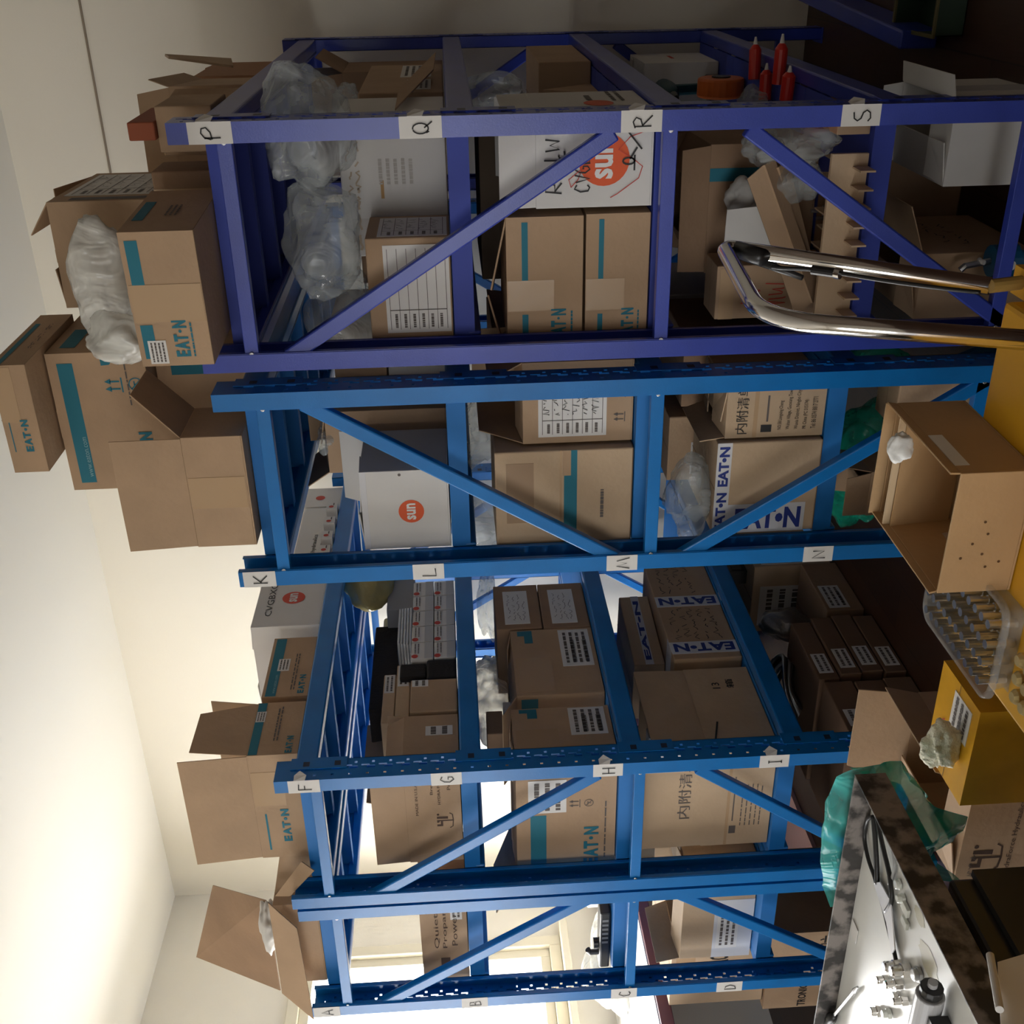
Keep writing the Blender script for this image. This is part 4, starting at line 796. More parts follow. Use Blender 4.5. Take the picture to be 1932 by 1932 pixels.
carton('second slim pale carton on top of the first one under F', ((x1_+.03, ya+.05, kA[1][2]+.054), (x2_+.08, ya+.20, kA[1][2]+.095)), 2, KRAFTL, deco=lambda F, mb, R: sticker(R, F['R'], .6, .98, .1, .9, 2, 7))
film_bag('foam_wrap', 'white foam wrap bulging out of the ragged open carton near the F upright', (kB[0][0]+.16, ya+.09, zc_+.0), (.09, .06, .06), mat('white foam', (.7, .7, .68), .7, bump=.3, bscale=20), 77, .3, cat='wrapping')
# shelf under G: cartons with teal print
def e3(F, mb, R, end=True):
    f = F['R']; f.rect(mb, .0, .16, .80, .93, TEAL) if 0 else None; f.poly(mb, [(.78, .74), (.98, .74), (.98, .92), (.9, .92), (.9, .84), (.78, .84)], TEAL); sticker(R, f, .40, .97, .05, .42, 4, 3, bars=2); tape(R, f, .05, .55, .55, .97, TAPE)
    if not end: return
    g = F['F']; g.rect(mb, .35, .95, .76, .95, TEAL); arrows(g, mb, .3, .3, .03, GREYINK, False, True)
def e3n(F, mb, R):
    e3(F, mb, R, False); g = F['F']; g.rect(mb, .02, .50, .70, .86, TEAL); eaton(g, mb, .04, .38, .17, .32); dashes(g, mb, .1, .6, .09, .12, 1, GREYINK, 3, .5); arrows(g, mb, .56, .36, .035, GREYINK, True); sticker(R, g, .52, .80, .50, .88, 3, 5)
xc = at_a(1050, 1328).x; ym3 = atx(1070, 1640, 2.56).y
zG = at_a(968, 1375).z
carton('big teal-printed carton whose end shows its name between F and the double upright, under G', ((2.56, ya+.005, F3), (xc-.012, ym3, zG)), 0, KRAFT, flaps=[('F', -84, .1), ('L', 70, .2), ('R', -84, .1), ('B', -84, .1)], deco=e3n)
b3 = by(ya, 1281, 1188, 968, .30, z0=F3)
carton('teal-printed carton with a shipping label, middle of the shelf under G, flap ajar', ((at_a(1050, 1310).x, ya, F3), (b3[1][0], ya+.3, b3[1][2])), 0, KRAFT, flaps=[('F', 60, .10), ('R', -80, .1), ('L', -80, .1), ('B', -80, .1)], deco=e3)
def lb3(F, mb, R): sticker(R, F['R'], .1, .85, .25, .8, 4, 8, 'hand')
l1 = by(ya, 1184, 1100, 1020, .28, z0=F3); l0 = by(ya, 1186, 1104, 934, .28, z0=l1[1][2]+.004)
carton('lower of two kraft cartons with white slips, far along the shelf under G', l1, 0, KRAFTD, deco=lb3); carton('upper of two kraft cartons with white slips, far along the shelf under G', l0, 0, KRAFTD, deco=lb3)
film_bag('plastic_bag', 'clear film hanging over the two white-slip cartons under G', (l0[0][0]+.45, ya+.16, l0[1][2]+.02), (.25, .08, .04), CLEAR, 79, .3)
film_bag('plastic_bag', 'big pale bag glowing against the window light behind the white-slip cartons', (b3[1][0]-.05, ya+.26, b3[1][2]+.07), (.28, .06, .07), MILKY, 81, .3)
carton('small kraft carton on the teal-printed cartons under G', ((xc+.04, ya+.14, b3[1][2]+.045), (xc+.16, ya+.28, b3[1][2]+.10)), 0, KRAFTD)
mb = MB(); mb.box(xc+.03, xc+.18, ya+.12, ya+.30, b3[1][2]+.003, b3[1][2]+.043, WBOX); tag(mb.build('white_box', loc=(xc+.1, ya+.2, zG), bevel=.003), 'flat white box between the teal-printed carton and the small kraft carton under G', 'box')
# shelf under H
xo1 = at_a(1380, 1257).x
def o3(F, mb, R): f = F['R']; f.text(mb, '13', .72, .8, .52, .64, INK, .01); f.text(mb, '箱', .72, .84, .30, .42, INK, .01); f.stroke(mb, [(.02, .9), (.3, .75)], .006, INK)
def ch3(F, mb, R):
    g = F['F']; tape(R, g, .0, 1, .62, .66)
    for i in range(5): dashes(g, mb, .2, .62, .42-i*.07, .46-i*.07, 1, GREYINK, i+3, .4)
    g.rect(mb, .12, .2, .5, .6, GREYINK); g.rect(mb, .25, .7, .55, .57, GREYINK)
def ch3f(G, f): G.text(f, '内附清单', .30, .92, .22, .42, GREYINK, 0, 1.5); G.rect(f, .78, .99, .35, .98, PAPER); letter(G, f, 'R', .82, .95, .75, .95, .003, REDINK); G.text(f, '12', .8, .92, .5, .62, REDINK, 0, 2)
zI = atx(1328, 1530, 2.56).z; yI = atx(1390, 1602, 2.56).y; zIt = atx(1210, 1530, 2.56).z
carton('large open carton with raised flaps and pen characters, front of the shelf under H', ((2.56, ya+.005, F4), (xo1, min(yI, 2.575), zI)), 0, KRAFTL, flaps=[('F', 0, zIt-zI, (0, 0), ch3f), ('R', 6, .17, (.03, .02)), ('B', 0, .14), ('L', 0, .1)], deco=lambda F, mb, R: (ch3(F, mb, R), o3(F, mb, R)))
xl0 = at_a(1330, 1252).x; xl1 = at_a(1330, 1062).x; zl = at_a(1262, 1150).z
def l3(F, mb, R):
    f = F['R']; tape(R, f, .05, .16, .0, 1, WTAPE, lambda G, m: G.text(m, 'EAT•N', .15, .85, .05, .95, NAVY, .04, 1.5, 90), 'white tape printed in blue'); tape(R, f, .52, .63, .0, 1, WTAPE, lambda G, m: G.text(m, 'EAT•N', .15, .85, .05, .95, NAVY, .04, 1.5, 90), 'white tape printed in blue'); scribble(f, mb, .18, .5, .15, .9, 5, INK, .0028, 5, 1.2); scribble(f, mb, .66, .98, .3, .9, 4, INK, .003, 6, 1.3)
    tape(R, F['T'], .0, 1, .08, .2, WTAPE)
carton('long kraft carton covered in handwriting with blue-on-white tape, under H', ((xl0+.03, ya, F4), (xl1, ya+.26, F4+.23)), 0, KRAFT, deco=l3)
m3 = (at_a(1215, 1205).x, at_a(1215, 1095).x)
carton('smaller kraft carton with blue-on-white tape sitting on the handwritten one under H', ((m3[0], ya+.08, F4+.234), (m3[1], ya+.34, at_a(1172, 1150, ya+.08).z)), -6, KRAFTL, deco=lambda F, mb, R: tape(R, F['R'], .0, 1, .35, .62, WTAPE, lambda G, m: etape(G, m, 0, 1, 0, 1, 1)))
for k in range(1):
    mb = MB(); mb.box(-.1, .1, -.06, .06, 0, .09, PAPER); 
    for j in range(8): mb.box(-.101, .101, -.061, .061, .008+j*.010, .009+j*.010, GREYINK)
    o = mb.build('paper_stack'); o.location = (m3[0]-.14, ya+.30, F4+.236); tag(o, 'stack of white papers beside the tape-wrapped small carton under H', 'paper stack')
mb = MB(); mb.box(-.05, .12, -.06, .06, 0, .20, BFOAM); o = mb.build('black_box', bevel=.004); o.location = (xo1+.10, ya+.33, F4+.001); tag(o, 'black box behind the open carton under H', 'box')
# floor under I: flat dark cartons
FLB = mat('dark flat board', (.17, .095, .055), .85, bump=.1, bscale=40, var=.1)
xq0 = at_a(1650, 1400, 2.14).x
k = 0
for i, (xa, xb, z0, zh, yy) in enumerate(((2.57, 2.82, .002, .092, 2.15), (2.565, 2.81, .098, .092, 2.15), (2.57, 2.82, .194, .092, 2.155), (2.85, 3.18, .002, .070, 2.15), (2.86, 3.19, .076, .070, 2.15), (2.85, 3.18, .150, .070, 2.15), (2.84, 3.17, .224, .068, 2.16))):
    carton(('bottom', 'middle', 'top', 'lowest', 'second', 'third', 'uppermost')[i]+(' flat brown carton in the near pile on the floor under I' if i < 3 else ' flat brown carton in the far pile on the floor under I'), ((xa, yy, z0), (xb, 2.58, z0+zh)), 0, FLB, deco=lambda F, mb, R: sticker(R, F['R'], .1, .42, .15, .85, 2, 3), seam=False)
def ob(F, mb, R): sticker(R, F['R'], .05, .5, .35, .9, 3, 5, bars=1); sticker(R, F['F'], .1, .7, .3, .9, 3, 6)
carton('brown carton with a printed square label, far end of the floor under I', ((3.25, 2.17, 0), (3.58, 2.50, .135)), 0, KRAFTD, deco=ob)
carton('pale kraft carton with a barcode sheet, behind the brown one on the floor under I', ((3.62, 2.2, 0), (3.92, 2.5, .30)), 0, KRAFTL, deco=ob)
mb = MB(); mb.box(-.04, .04, -.03, .03, 0, .10, BLACK); mb.box(-.03, .03, -.034, -.03, .02, .06, mat('dark grey plastic', (.05, .05, .05), .4)); o = mb.build('black_device', bevel=.006); o.location = (3.75, 2.3, .302); tag(o, 'small black boxed device on the pale carton under I', 'device')
film_bag('plastic_bag', 'bright white plastic bag far back on the floor shelf under I', (4.12, 2.35, .22), (.15, .12, .20), MILKY, 83, .3, floor=.002)
hs = empty('hose_coil', (3.04, 2.34, .294), 'coil of black and silver hose behind the flat brown cartons', 'hose')
for i, mm in enumerate((BLACK, STEEL, mat('grey hose', (.35, .36, .36), .35), BLACK, STEEL)):
    mb = MB(); r = .09+.012*i; mb.tube([(r*math.cos(t*PI/14), r*math.sin(t*PI/14)*.7, .02*math.sin(t*PI/7)+.008*i+.02) for t in range(29)], .007, mm, 8, cap=False); mb.build('hose_loop', hs, smooth=True)
film_bag('foil_bag', 'grey metallised bag standing behind the hose coil', (3.40, 2.32, .23), (.09, .05, .09), mat('grey foil', (.35, .33, .3), .3, .6, bump=.7, bscale=20), 85, .3, cat='bag', floor=.138)
# ================= CAMERA ENDS OF RACKS F AND A
carton('kraft carton wrapped in film beside the double upright under F', ((kB[1][0]+.03, 2.42, F2), (kB[1][0]+.3, 2.58, F2+.22)), 0, KRAFT, flaps=[('F', 20, .05), ('L', -10, .1), ('R', -10, .1), ('B', 0, .05)])
A2, A3, A4 = 1.4625, .9875, .5025
a1 = bx(2.56, 1858, 1722, 797, .26, z0=A2)
def ac(F, mb, R): f = F['F']; f.text(mb, 'Quiet', .40, .75, .60, .72, BROWNINK, .0); f.text(mb, 'Propane', .40, .85, .42, .54, BROWNINK, 0); f.text(mb, 'Power', .42, .75, .22, .34, BROWNINK, 0); f.rect(mb, .18, .30, .4, .6, BROWNINK); sticker(R, f, .68, .98, .1, .35, 2, 5)
carton('kraft carton with three printed words and a white slip, under A by the window', ((2.56, 2.68+.01, A2), (2.8, a1[1][1], a1[1][2])), 0, KRAFT, deco=ac)
tc = empty('black_tool', (2.62, 2.78, A3), 'black ribbed tool with switches lying on the shelf under B', 'tool')
p0 = atx(1135, 1810, 2.62); p1 = atx(1135, 1708, 2.62); tc.location = (2.62, (p0.y+p1.y)/2, A3+.001); L = p0.y-p1.y
mb = MB(); mb.box(-.035, .035, -L/2, L/2, 0, .035, BLACK); mb.build('body', tc, bevel=.006)
mb = MB(); 
for k in range(6): mb.box(-.036, -.0352, -L/2+.03+k*.02, -L/2+.04+k*.02, .008, .028, mat('grey marks', (.2, .2, .2), .5))
mb.build('grille', tc)
mb = MB(); mb.tube([(0, L*.18, .036), (0, L*.18, .052)], .018, BLACK, 16); mb.build('knob', tc)
mb = MB(); mb.tube([(0, L*.35, .034), (0, L*.35, .062), (.0, L*.30, .07)], .010, mat('dark grey plastic', (.05, .05, .05), .4), 12); mb.build('clamp', tc)
d4 = bx(2.57, 1818, 1718, 1290, .28, z0=A4)
carton('kraft carton half covered by clear film with a printed sheet, under C', ((2.60, 2.70, A4), (2.86, d4[1][1], d4[1][2])), 0, KRAFTL, flaps=[('L', 18, .08), ('F', -83, .1), ('R', -83, .1), ('B', 0, .05)], deco=lambda F, mb, R: (tape(R, F['F'], .0, .62, .0, .55, WTAPE), sticker(R, F['F'], .1, .5, .2, .5, 3, 8)))
carton('grey-sided carton behind the film-covered one under C', ((2.92, 2.72, A4), (3.3, 3.0, A4+.22)), 0, mat('grey board', (.35, .33, .33), .7))
carton('kraft carton at the back of the shelf under H, by the double upright', ((2.9, ya+.42-.16, F4) if 0 else (3.35, 2.46, F4), (3.7, 2.6, F4+.3)), 0, KRAFT)
# ================= BY THE WINDOW
def zh(F, mb, R): f = F['F']; f.text(mb, '叶箱胶', .45, .95, .30, .55, INK, .0); scribble(f, mb, .3, .9, .1, .25, 2, INK, .003, 4); f.text(mb, 'TRONICS', .02, .35, .6, .68, INK, .02)
c1 = bx(2.75, 1990, 1862, 1405, .4, z0=.0)
carton('tall kraft carton with large pen characters on the floor left of the A rack', ((2.7, 3.16, 0), (3.1, 3.55, atx(1440, 1900, 2.7).z)), 0, KRAFT, deco=zh)
z = atx(1440, 1900, 2.7).z
carton('upper kraft carton with a printed word, piled left of the A rack', ((2.72, 3.16, z+.004), (3.1, 3.52, atx(1262, 1900, 2.72).z)), 2, KRAFTL, deco=lambda F, mb, R: (F['F'].text(mb, 'TRONICS', .5, .85, .4, .6, INK, .02), tape(R, F['F'], .2, .9, .75, .95)))
tb = empty('work_table', (3.6, 4.2, 0), 'mauve-edged table under the window with white clutter on it', 'table')
MAUVE = mat('mauve wood', (.20, .07, .08), .45, var=.1)
q = aty(1209, 1703, 3.55); ZT = .77
mb = MB(); mb.box(-1.2, .95, -.62, .55, ZT-.05, ZT, MAUVE); mb.build('edge_board', tb, bevel=.004)
mb = MB(); mb.box(-1.19, .94, -.60, .54, ZT+.0005, ZT+.004, mat('white laminate', (.78, .77, .75), .35)); mb.build('table_top', tb)
for a in (-1.12, .87):
    for b in (-.56, .49): mb = MB(); mb.box(a-.03, a+.03, b-.03, b+.03, 0, ZT-.051, MAUVE); mb.build('leg', tb)
for i, (x, y, sx, sy, sz, cc, nm, lb) in enumerate(((3.9, 4.0, .16, .12, .14, (.8, .78, .74), 'white_box', 'white box on the window table, near the wall'), (3.55, 3.9, .10, .10, .10, (.75, .76, .78), 'white_box', 'smaller white box on the window table'), (3.75, 3.75, .03, .03, .05, (.7, .03, .02), 'red_tin', 'small red tin on the window table'), (3.3, 4.0, .03, .05, .07, (.8, .6, .05), 'yellow_block', 'small yellow block on the window table'))):
    mb = MB(); mb.box(x-sx, x+sx, y-sy, y+sy, ZT+.006, ZT+sz, mat(nm+str(i), cc, .5)); tag(mb.build(nm, loc=(x, y, ZT), bevel=.004), lb, nm.split('_')[1])
film_bag('plastic_bag', 'pile of pale plastic on the window table', (3.5, 4.25, ZT+.06), (.25, .14, .12), MILKY, 87, .3, floor=ZT+.007)
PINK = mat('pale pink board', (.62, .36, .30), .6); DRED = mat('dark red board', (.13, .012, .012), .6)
mb = MB(); mb.box(3.2, 3.95, 3.42, 4.2, .002, .02, PINK); tag(mb.build('pink_panel', loc=(3.6, 3.8, 0)), 'pale pink board lying on the floor under the window table', 'board')  # thin slab whose pink colour imitates the sunlit floor
mb = MB(); mb.box(3.96, 4.4, 3.62, 4.3, .002, .02, DRED); tag(mb.build('dark_red_panel', loc=(4.1, 3.9, 0)), 'dark red panel beside the pale pink board', 'board')  # thin slab whose dark red imitates the floor in shade
# ================= THE WORK BENCH (lower left of the upright picture)
BX1, BY0, BZ = 1.363, 1.232, .80
bn = empty('work_bench', (.75, 1.9, 0), 'white-topped bench with a mottled steel rim in front of racks F and A', 'bench')
bx0, by1 = .15, 2.75
def bl(x, y): return (x-.75, y-1.9)
def bbox(mb, x0, x1, y0, y1, z0, z1, m): mb.box(x0-.75, x1-.75, y0-1.9, y1-1.9, z0, z1, m)
mb = MB(); bbox(mb, bx0, BX1-.005, BY0+.005, by1, BZ-.05, BZ-.036, BENCHW); mb.build('bench_top', bn)
mb = MB(); bbox(mb, bx0, BX1, BY0, BY0+.004, BZ-.052, BZ, RUSTY); mb.build('steel_rim', bn, bevel=.001)
mb = MB(); bbox(mb, BX1-.004, BX1, BY0+.0045, by1, BZ-.052, BZ, RUSTY); mb.build('steel_rim', bn, bevel=.001)
for a in (bx0+.03, BX1-.30):
    for b in (BY0+.56, by1-.06): mb = MB(); bbox(mb, a-.02, a+.02, b-.02, b+.02, 0, BZ-.052, BLACK); mb.build('leg', bn)
BS = BZ-.036
cb = empty('black_crate_shelf', (.85, 1.6, 0), 'black crate unit standing under the white-topped bench', 'crate')
q = aty(1800, 1657, 1.24)
mb = MB(); mb.box(-.45, q.x-.85, -.36, .10, 0, .735, BLACK); mb.build('body', cb, bevel=.006)
mb = MB(); mb.box(-.45, q.x-.85+.003, -.372, -.3605, .60, .70, mat('black rim', (.02, .018, .016), .5)); mb.build('rim', cb)
for z in (.66, .56):
    mb = MB(); mb.box(-.40, q.x-.95, -.376, -.3725, z, z+.006, mat('grey slot', (.05, .05, .048), .5)); mb.build('slot', cb)
# cable coil on the bench
def bz(px, py, dz=0): return atz(px, py, BS+.0015+dz)
cab = empty('power_cable', tuple(bz(1680, 1700)), 'black cable looped on the white bench top', 'cable')
def spl(pts, n=6):
    P = [Vector(p) for p in pts]; out = []
    for i in range(len(P)-1):
        p0 = P[max(i-1, 0)]; p1 = P[i]; p2 = P[i+1]; p3 = P[min(i+2, len(P)-1)]
        for k in range(n):
            t = k/n; out.append(.5*((2*p1)+(p2-p0)*t+(2*p0-5*p1+4*p2-p3)*t*t+(3*p1-p0-3*p2+p3)*t**3))
    out.append(P[-1]); return out
c0 = Vector(cab.location)
def cb_(pts, r, m, nm, par, dz=.0): mb = MB(); mb.tube([p-Vector(par.location) for p in spl([bz(a, b, r+dz) for a, b in pts])], r, m, 8); mb.build(nm, par, smooth=True)
cb_([(1648, 1541), (1636, 1548), (1631, 1580), (1638, 1620), (1650, 1655), (1660, 1690), (1668, 1718), (1678, 1760), (1688, 1800), (1692, 1822)], .0035, BLACK, 'cable_loop', cab)
cb_([(1648, 1541), (1651, 1580), (1654, 1630), (1655, 1668)], .0045, BLACK, 'cable_loop', cab, .001)
cb_([(1654, 1541), (1664, 1590), (1676, 1640), (1680, 1665), (1682, 1700), (1672, 1720)], .004, BLACK, 'cable_loop', cab, .002)
cb_([(1684, 1604), (1688, 1630), (1684, 1655), (1678, 1668)], .003, mat('grey hose', (.35, .36, .36), .35), 'cable_loop', cab)
mb = MB(); P = [bz(a, b, .006)-c0 for a, b in ((1650, 1666), (1662, 1664), (1682, 1700), (1686, 1740), (1690, 1790), (1684, 1800), (1674, 1740), (1664, 1708))]; mb.poly(P, WTAPE, .002, Vector((0, 0, 1))); mb.build('cable_tag', cab)
# fittings on the bench
GL = mat('glassy plastic', (.72, .74, .68), .12, 0)
specs = [(1698, 1668, .010, .008, GL, 'clear_stopper', 'clear plastic stopper on the bench, closest to the corner'), (1706, 1695, .009, .012, GL, 'clear_stopper', 'second clear stopper on the bench, beside a small clear block'),
         (1700, 1822, .011, .028, CHROME, 'steel_plug', 'shiny steel plug at the end of the black cable'), (1716, 1830, .012, .03, CHROME, 'steel_plug', 'shiny steel plug right of the cable end, on the bench'), (1736, 1838, .013, .012, STEEL, 'steel_washer', 'flat steel ring with two dots on the bench'),
         (1676, 1848, .008, .02, CHROME, 'steel_plug', 'small steel plug left of the cable end, on the bench'), (1702, 1856, .009, .028, CHROME, 'steel_plug', 'tall shiny plug in front of the cable end'), (1698, 1880, .010, .012, CHROME, 'steel_plug', 'short shiny plug midway to the grey cylinder'),
         (1712, 1888, .008, .024, CHROME, 'steel_plug', 'slim shiny plug beside the grey cylinder'), (1660, 1908, .010, .016, CHROME, 'steel_plug', 'low wide plug nearest the screwdriver'), (1680, 1912, .009, .014, GL, 'clear_stopper', 'clear stopper near the lower edge of the bench')]
for px, py, r, h, m, nm, lb in specs:
    p = bz(px, py); e = empty(nm, p, lb, 'fitting'); mb = MB(); mb.tube([(0, 0, 0), (0, 0, h*.45)], r, m, 6); mb.build('hex_head', e, bevel=.0008)
    mb = MB(); mb.tube([(0, 0, h*.451), (0, 0, h*.9), (0, 0, h)], r*.7, m, 14, rs=[r*.75, r*.75, r*.62]); mb.build('stem', e, smooth=False)
for i, (px, py, sx, sy) in enumerate(((1712, 1714, .012, .008), (1711, 1740, .010, .007))):
    p = bz(px, py); mb = MB(); mb.box(-sx, sx, -sy, sy, 0, .006, GL); o = mb.build('clear_block', bevel=.001); o.location = p; tag(o, ('small clear block next to the clear stoppers', 'clear block beside the cable on the bench')[i], 'plastic piece')
p = bz(1590, 1705, .0); mb = MB(); mb.box(-.012, .014, -.016, .016, 0, .001, PAPER); o = mb.build('paper_scrap'); o.location = (1.352-.016, p.y, BS+.001); tag(o, 'scrap of white tape by the far rim of the bench', 'paper'); 
sd = empty('screwdriver', tuple(bz(1590, 1900)), 'steel-shafted screwdriver with a dark handle, far end of the bench', 'tool')
a = bz(1618, 1862, .004)-Vector(sd.location); b = bz(1574, 1915, .008)-Vector(sd.location); c = b+(b-a)*.9
mb = MB(); mb.tube([a, a+(b-a)*.12, a+(b-a)*.14, b], .003, STEEL, 8, rs=[.002, .005, .003, .003]); mb.build('shaft', sd)
mb = MB(); mb.tube([b, b+(c-b)*.15, b+(c-b)*.3, c], .009, BLACK, 12, rs=[.006, .010, .007, .010]); mb.build('handle', sd, smooth=True)
g0 = atz(1762, 1853, BS+.022); gy = empty('grey_cylinder', (g0.x, g0.y, BS+.001), 'grey cylindrical gauge lying down with a black ribbed cap, near rim of the bench', 'gauge')
mb = MB(); mb.tube([(0, .024, .022), (0, .10, .022)], .0205, mat('light grey cast', (.45, .45, .46), .4), 20); mb.build('body', gy, bevel=.002)
mb = MB(); mb.tube([(0, .0085, .022), (0, .0235, .022)], .0165, BLACK, 12); mb.build('cap', gy, bevel=.002)
mb = MB(); mb.tube([(0, 0, .022), (0, .008, .022)], .007, mat('light grey cast', (0, 0, 0)), 12); mb.build('knob', gy)
mb = MB(); mb.box(-.034, -.0212, .045, .10, .002, .03, BLACK); mb.build('face_plate', gy)
st = mat('oily stain', (.50, .47, .34), .3)
mb = MB()
for (px, py, r) in ((1752, 1815, .022), (1735, 1730, .012)):
    p = atz(px, py, BS+.0004); mb.poly([p+Vector((r*1.5*math.cos(t*PI/10)*(1+.2*math.sin(t*2.1)), r*math.sin(t*PI/10), 0))-Vector((.75, 1.9, 0)) for t in range(20)], st)
mb.build('oil_stain', bn)
# aqua film over the bench corner
def patch(name, label, pts, m, seed, amp=.01, cat='plastic film', cuts=5):
    bm = bmesh.new(); vs = [bm.verts.new(p) for p in pts]; bm.faces.new(vs); bmesh.ops.triangulate(bm, faces=bm.faces[:]);
    for _ in range(cuts): bmesh.ops.subdivide_edges(bm, edges=[e for e in bm.edges if e.calc_length() > .025], cuts=1, use_grid_fill=True); bmesh.ops.triangulate(bm, faces=bm.faces[:])
    n = (Vector(pts[1])-Vector(pts[0])).cross(Vector(pts[len(pts)//2])-Vector(pts[0])).normalized(); o = Vector((seed*1.3, seed*.7, 0))
    for v in bm.verts: v.co += n*amp*(noise.noise(v.co*14+o)*1.2+noise.noise(v.co*40+o)*.5)
    me = bpy.data.meshes.new(name); c = sum((Vector(p) for p in pts), Vector())/len(pts)
    for v in bm.verts: v.co -= c
    bm.to_mesh(me); bm.free(); me.materials.append(m); ob = bpy.data.objects.new(name, me); ob.location = c; COL.objects.link(ob)
    for pl in me.polygons: pl.use_smooth = True
    return tag(ob, label, cat)
xf = 1.376
patch('aqua_film', 'pale aqua film standing up behind the far rim of the bench', [atx(a, b, xf+k) for a, b, k in ((1612, 1450, 0), (1650, 1446, .02), (1650, 1458, 0), (1612, 1700, 0), (1600, 1700, 0), (1565, 1710, 0), (1550, 1670, .03), (1542, 1620, .02), (1556, 1560, .03), (1562, 1500, 0), (1574, 1462, 0))], AQUA, 3, .010)
patch('aqua_film', 'deep aqua film hanging from the bench corner toward the printed carton', [atx(a, b, xf+.015+k) for a, b, k in ((1612, 1450, 0), (1680, 1440, .03), (1710, 1437, .04), (1728, 1470, .0), (1756, 1520, .03), (1828, 1541, .04), (1812, 1566, .04), (1786, 1582, .0), (1778, 1612, .03), (1782, 1632, .02), (1802, 1662, .03), (1770, 1662, 0), (1715, 1600, 0), (1655, 1480, 0))], film('deep aqua film', (.03, .62, .54), 1.15, .2, 8), 5, .03)
# cartons between bench and cart
def hf(F, mb, R):
    f = F['F']; h_ = f.v.length; htl(f, mb, .14, 1-.088/h_, .062, BROWNINK); f.text(mb, 'HydraForce Hydraulics LTD', .03, .99, 1-.115/h_, 1-.10/h_, BROWNINK, .0)
    scribble(f, mb, .05, .3, 1-.04/h_, 1-.02/h_, 1, GREYINK, .002, 4)
xh = 1.64; tl = atx(1822, 1662, xh); tr = atx(1800, 1520, xh)
carton('open kraft carton with a large trade mark, between the bench and the yellow parcel', ((xh, tr.y-.055, 0), (xh+.30, tl.y-.0, atx(1815, 1600, xh).z)), 0, KRAFT, flaps=[('F', -84, .08), ('R', 14, .08, (.02, .0)), ('L', -80, .1), ('B', 10, .13, (.0, .05))], deco=hf)
xp = 1.52
YP = mat('yellow film tape', (.74, .38, .015), .3, bump=.2, bscale=15, var=.15, vscale=8)
py0 = atx(1850, 1345, xp).y; py1 = atx(1850, 1518, xp).y; zp = atx(1812, 1520, xp).z; zb_ = atx(1932, 1440, xp).z
def yl(F, mb, R):
    sticker(R, F['T'], .55, .9, .15, .6, 3, 6); f = F['R']; scribble(f, mb, .3, .8, .3, .8, 2, INK, .003, 4)
    g = F['T']; g.stroke(mb, arc(.4, .6, .15, .2, 30, 300, 12), .003, REDINK); g.disc(mb, .2, .7, .006, INK); g.disc(mb, .3, .35, .006, INK); F['F'].rect(mb, .0, 1, .55, .995, KRAFTL) if 0 else None
yb = (atx(1860, 1420, xp).y)
carton('kraft parcel wrapped in yellow tape with pen drawings, in front of the printed carton', ((xp, py0, .34), (xp+.16, py1, zp)), 0, YP, deco=yl)
carton('plain kraft carton carrying the yellow-taped parcel', ((xp, py0, 0), (xp+.10, py1, .337)), 0, KRAFTD)
film_bag('shredded_paper', 'tuft of cream shredded paper sticking out of the yellow-taped parcel', tuple(atx(1790, 1405, xp+.05)), (.02, .05, .032), mat('cream shreds', (.85, .80, .64), .8, bump=1, bscale=60), 91, .5, cat='paper')
bpy.data.objects['shredded_paper'].location.z = zp+.03
# paper roll by the near bench edge
q = aty(1890, 1860, 1.17); pr_ = empty('paper_roll', q, 'thin white paper roll against the near rim of the bench', 'paper roll')
mb = MB(); mb.tube([aty(1868, 1802, 1.17)-q, aty(1886, 1905, 1.15)-q], .005, WBOX, 14); mb.build('roll', pr_)
ps = empty('barcode_sheet', aty(1910, 1870, 1.165), 'crumpled white sheet with a barcode hanging beside the paper roll', 'paper')
c = Vector(ps.location); P = [aty(a, b, 1.165)-c for a, b in ((1882, 1815), (1932, 1800), (1950, 1940), (1888, 1935))]
mb = MB(); mb.poly(P, PAPER, .0008); F = Face(P[3], P[0]-P[3], P[1]-P[0]); mb.build('sheet', ps)
# ================= THE YELLOW CART
CZ = .60; cx1 = 1.562; cy0, cy1 = .504, 1.079
ct = empty('push_cart', (1.1, .8, 0), 'yellow platform cart with a chrome tube handle, in the foreground', 'cart')
O = Vector((1.1, .8, 0))
def cbx(mb, x0, x1, y0, y1, z0, z1, m): mb.box(x0-O.x, x1-O.x, y0-O.y, y1-O.y, z0, z1, m)
mb = MB(); cbx(mb, .62, cx1, cy0, cy1, CZ-.06, CZ, YELLOW); mb.build('platform', ct, bevel=.008)
mb = MB(); cbx(mb, .66, cx1-.04, cy0+.04, cy1-.04, CZ-.14, CZ-.061, BLACK); mb.build('underframe', ct)
for a in (.72, cx1-.1):
    for b in (cy0+.08, cy1-.08):
        w_ = MB(); w_.tube([(a-O.x, b-O.y-.018, .06), (a-O.x, b-O.y+.018, .06)], .06, BLACK, 24); wh = w_.build('wheel', ct, bevel=.004)
        mb = MB(); cbx(mb, a-.02, a+.02, b-.024, b-.020, .06, CZ-.141, STEEL); cbx(mb, a-.02, a+.02, b+.020, b+.024, .06, CZ-.141, STEEL); cbx(mb, a-.02, a+.02, b-.0199, b+.0199, .122, .128, STEEL); mb.build('wheel_fork', ct)
hy = cy0-.022
A = aty(1960, 643, hy); B = aty(1440, 604, hy); C2 = aty(1364, 466, hy); D = aty(1868, 540, hy); 
def rnd(a, b, c, r, n=8):
    u = (a-b).normalized(); v = (c-b).normalized(); return [b+u*r*(1-t)**2+v*r*t*t for t in [i/n for i in range(n+1)]]
hp = [A]+rnd(A, B, C2, .09)+rnd(B, C2, D, .035)+[D]
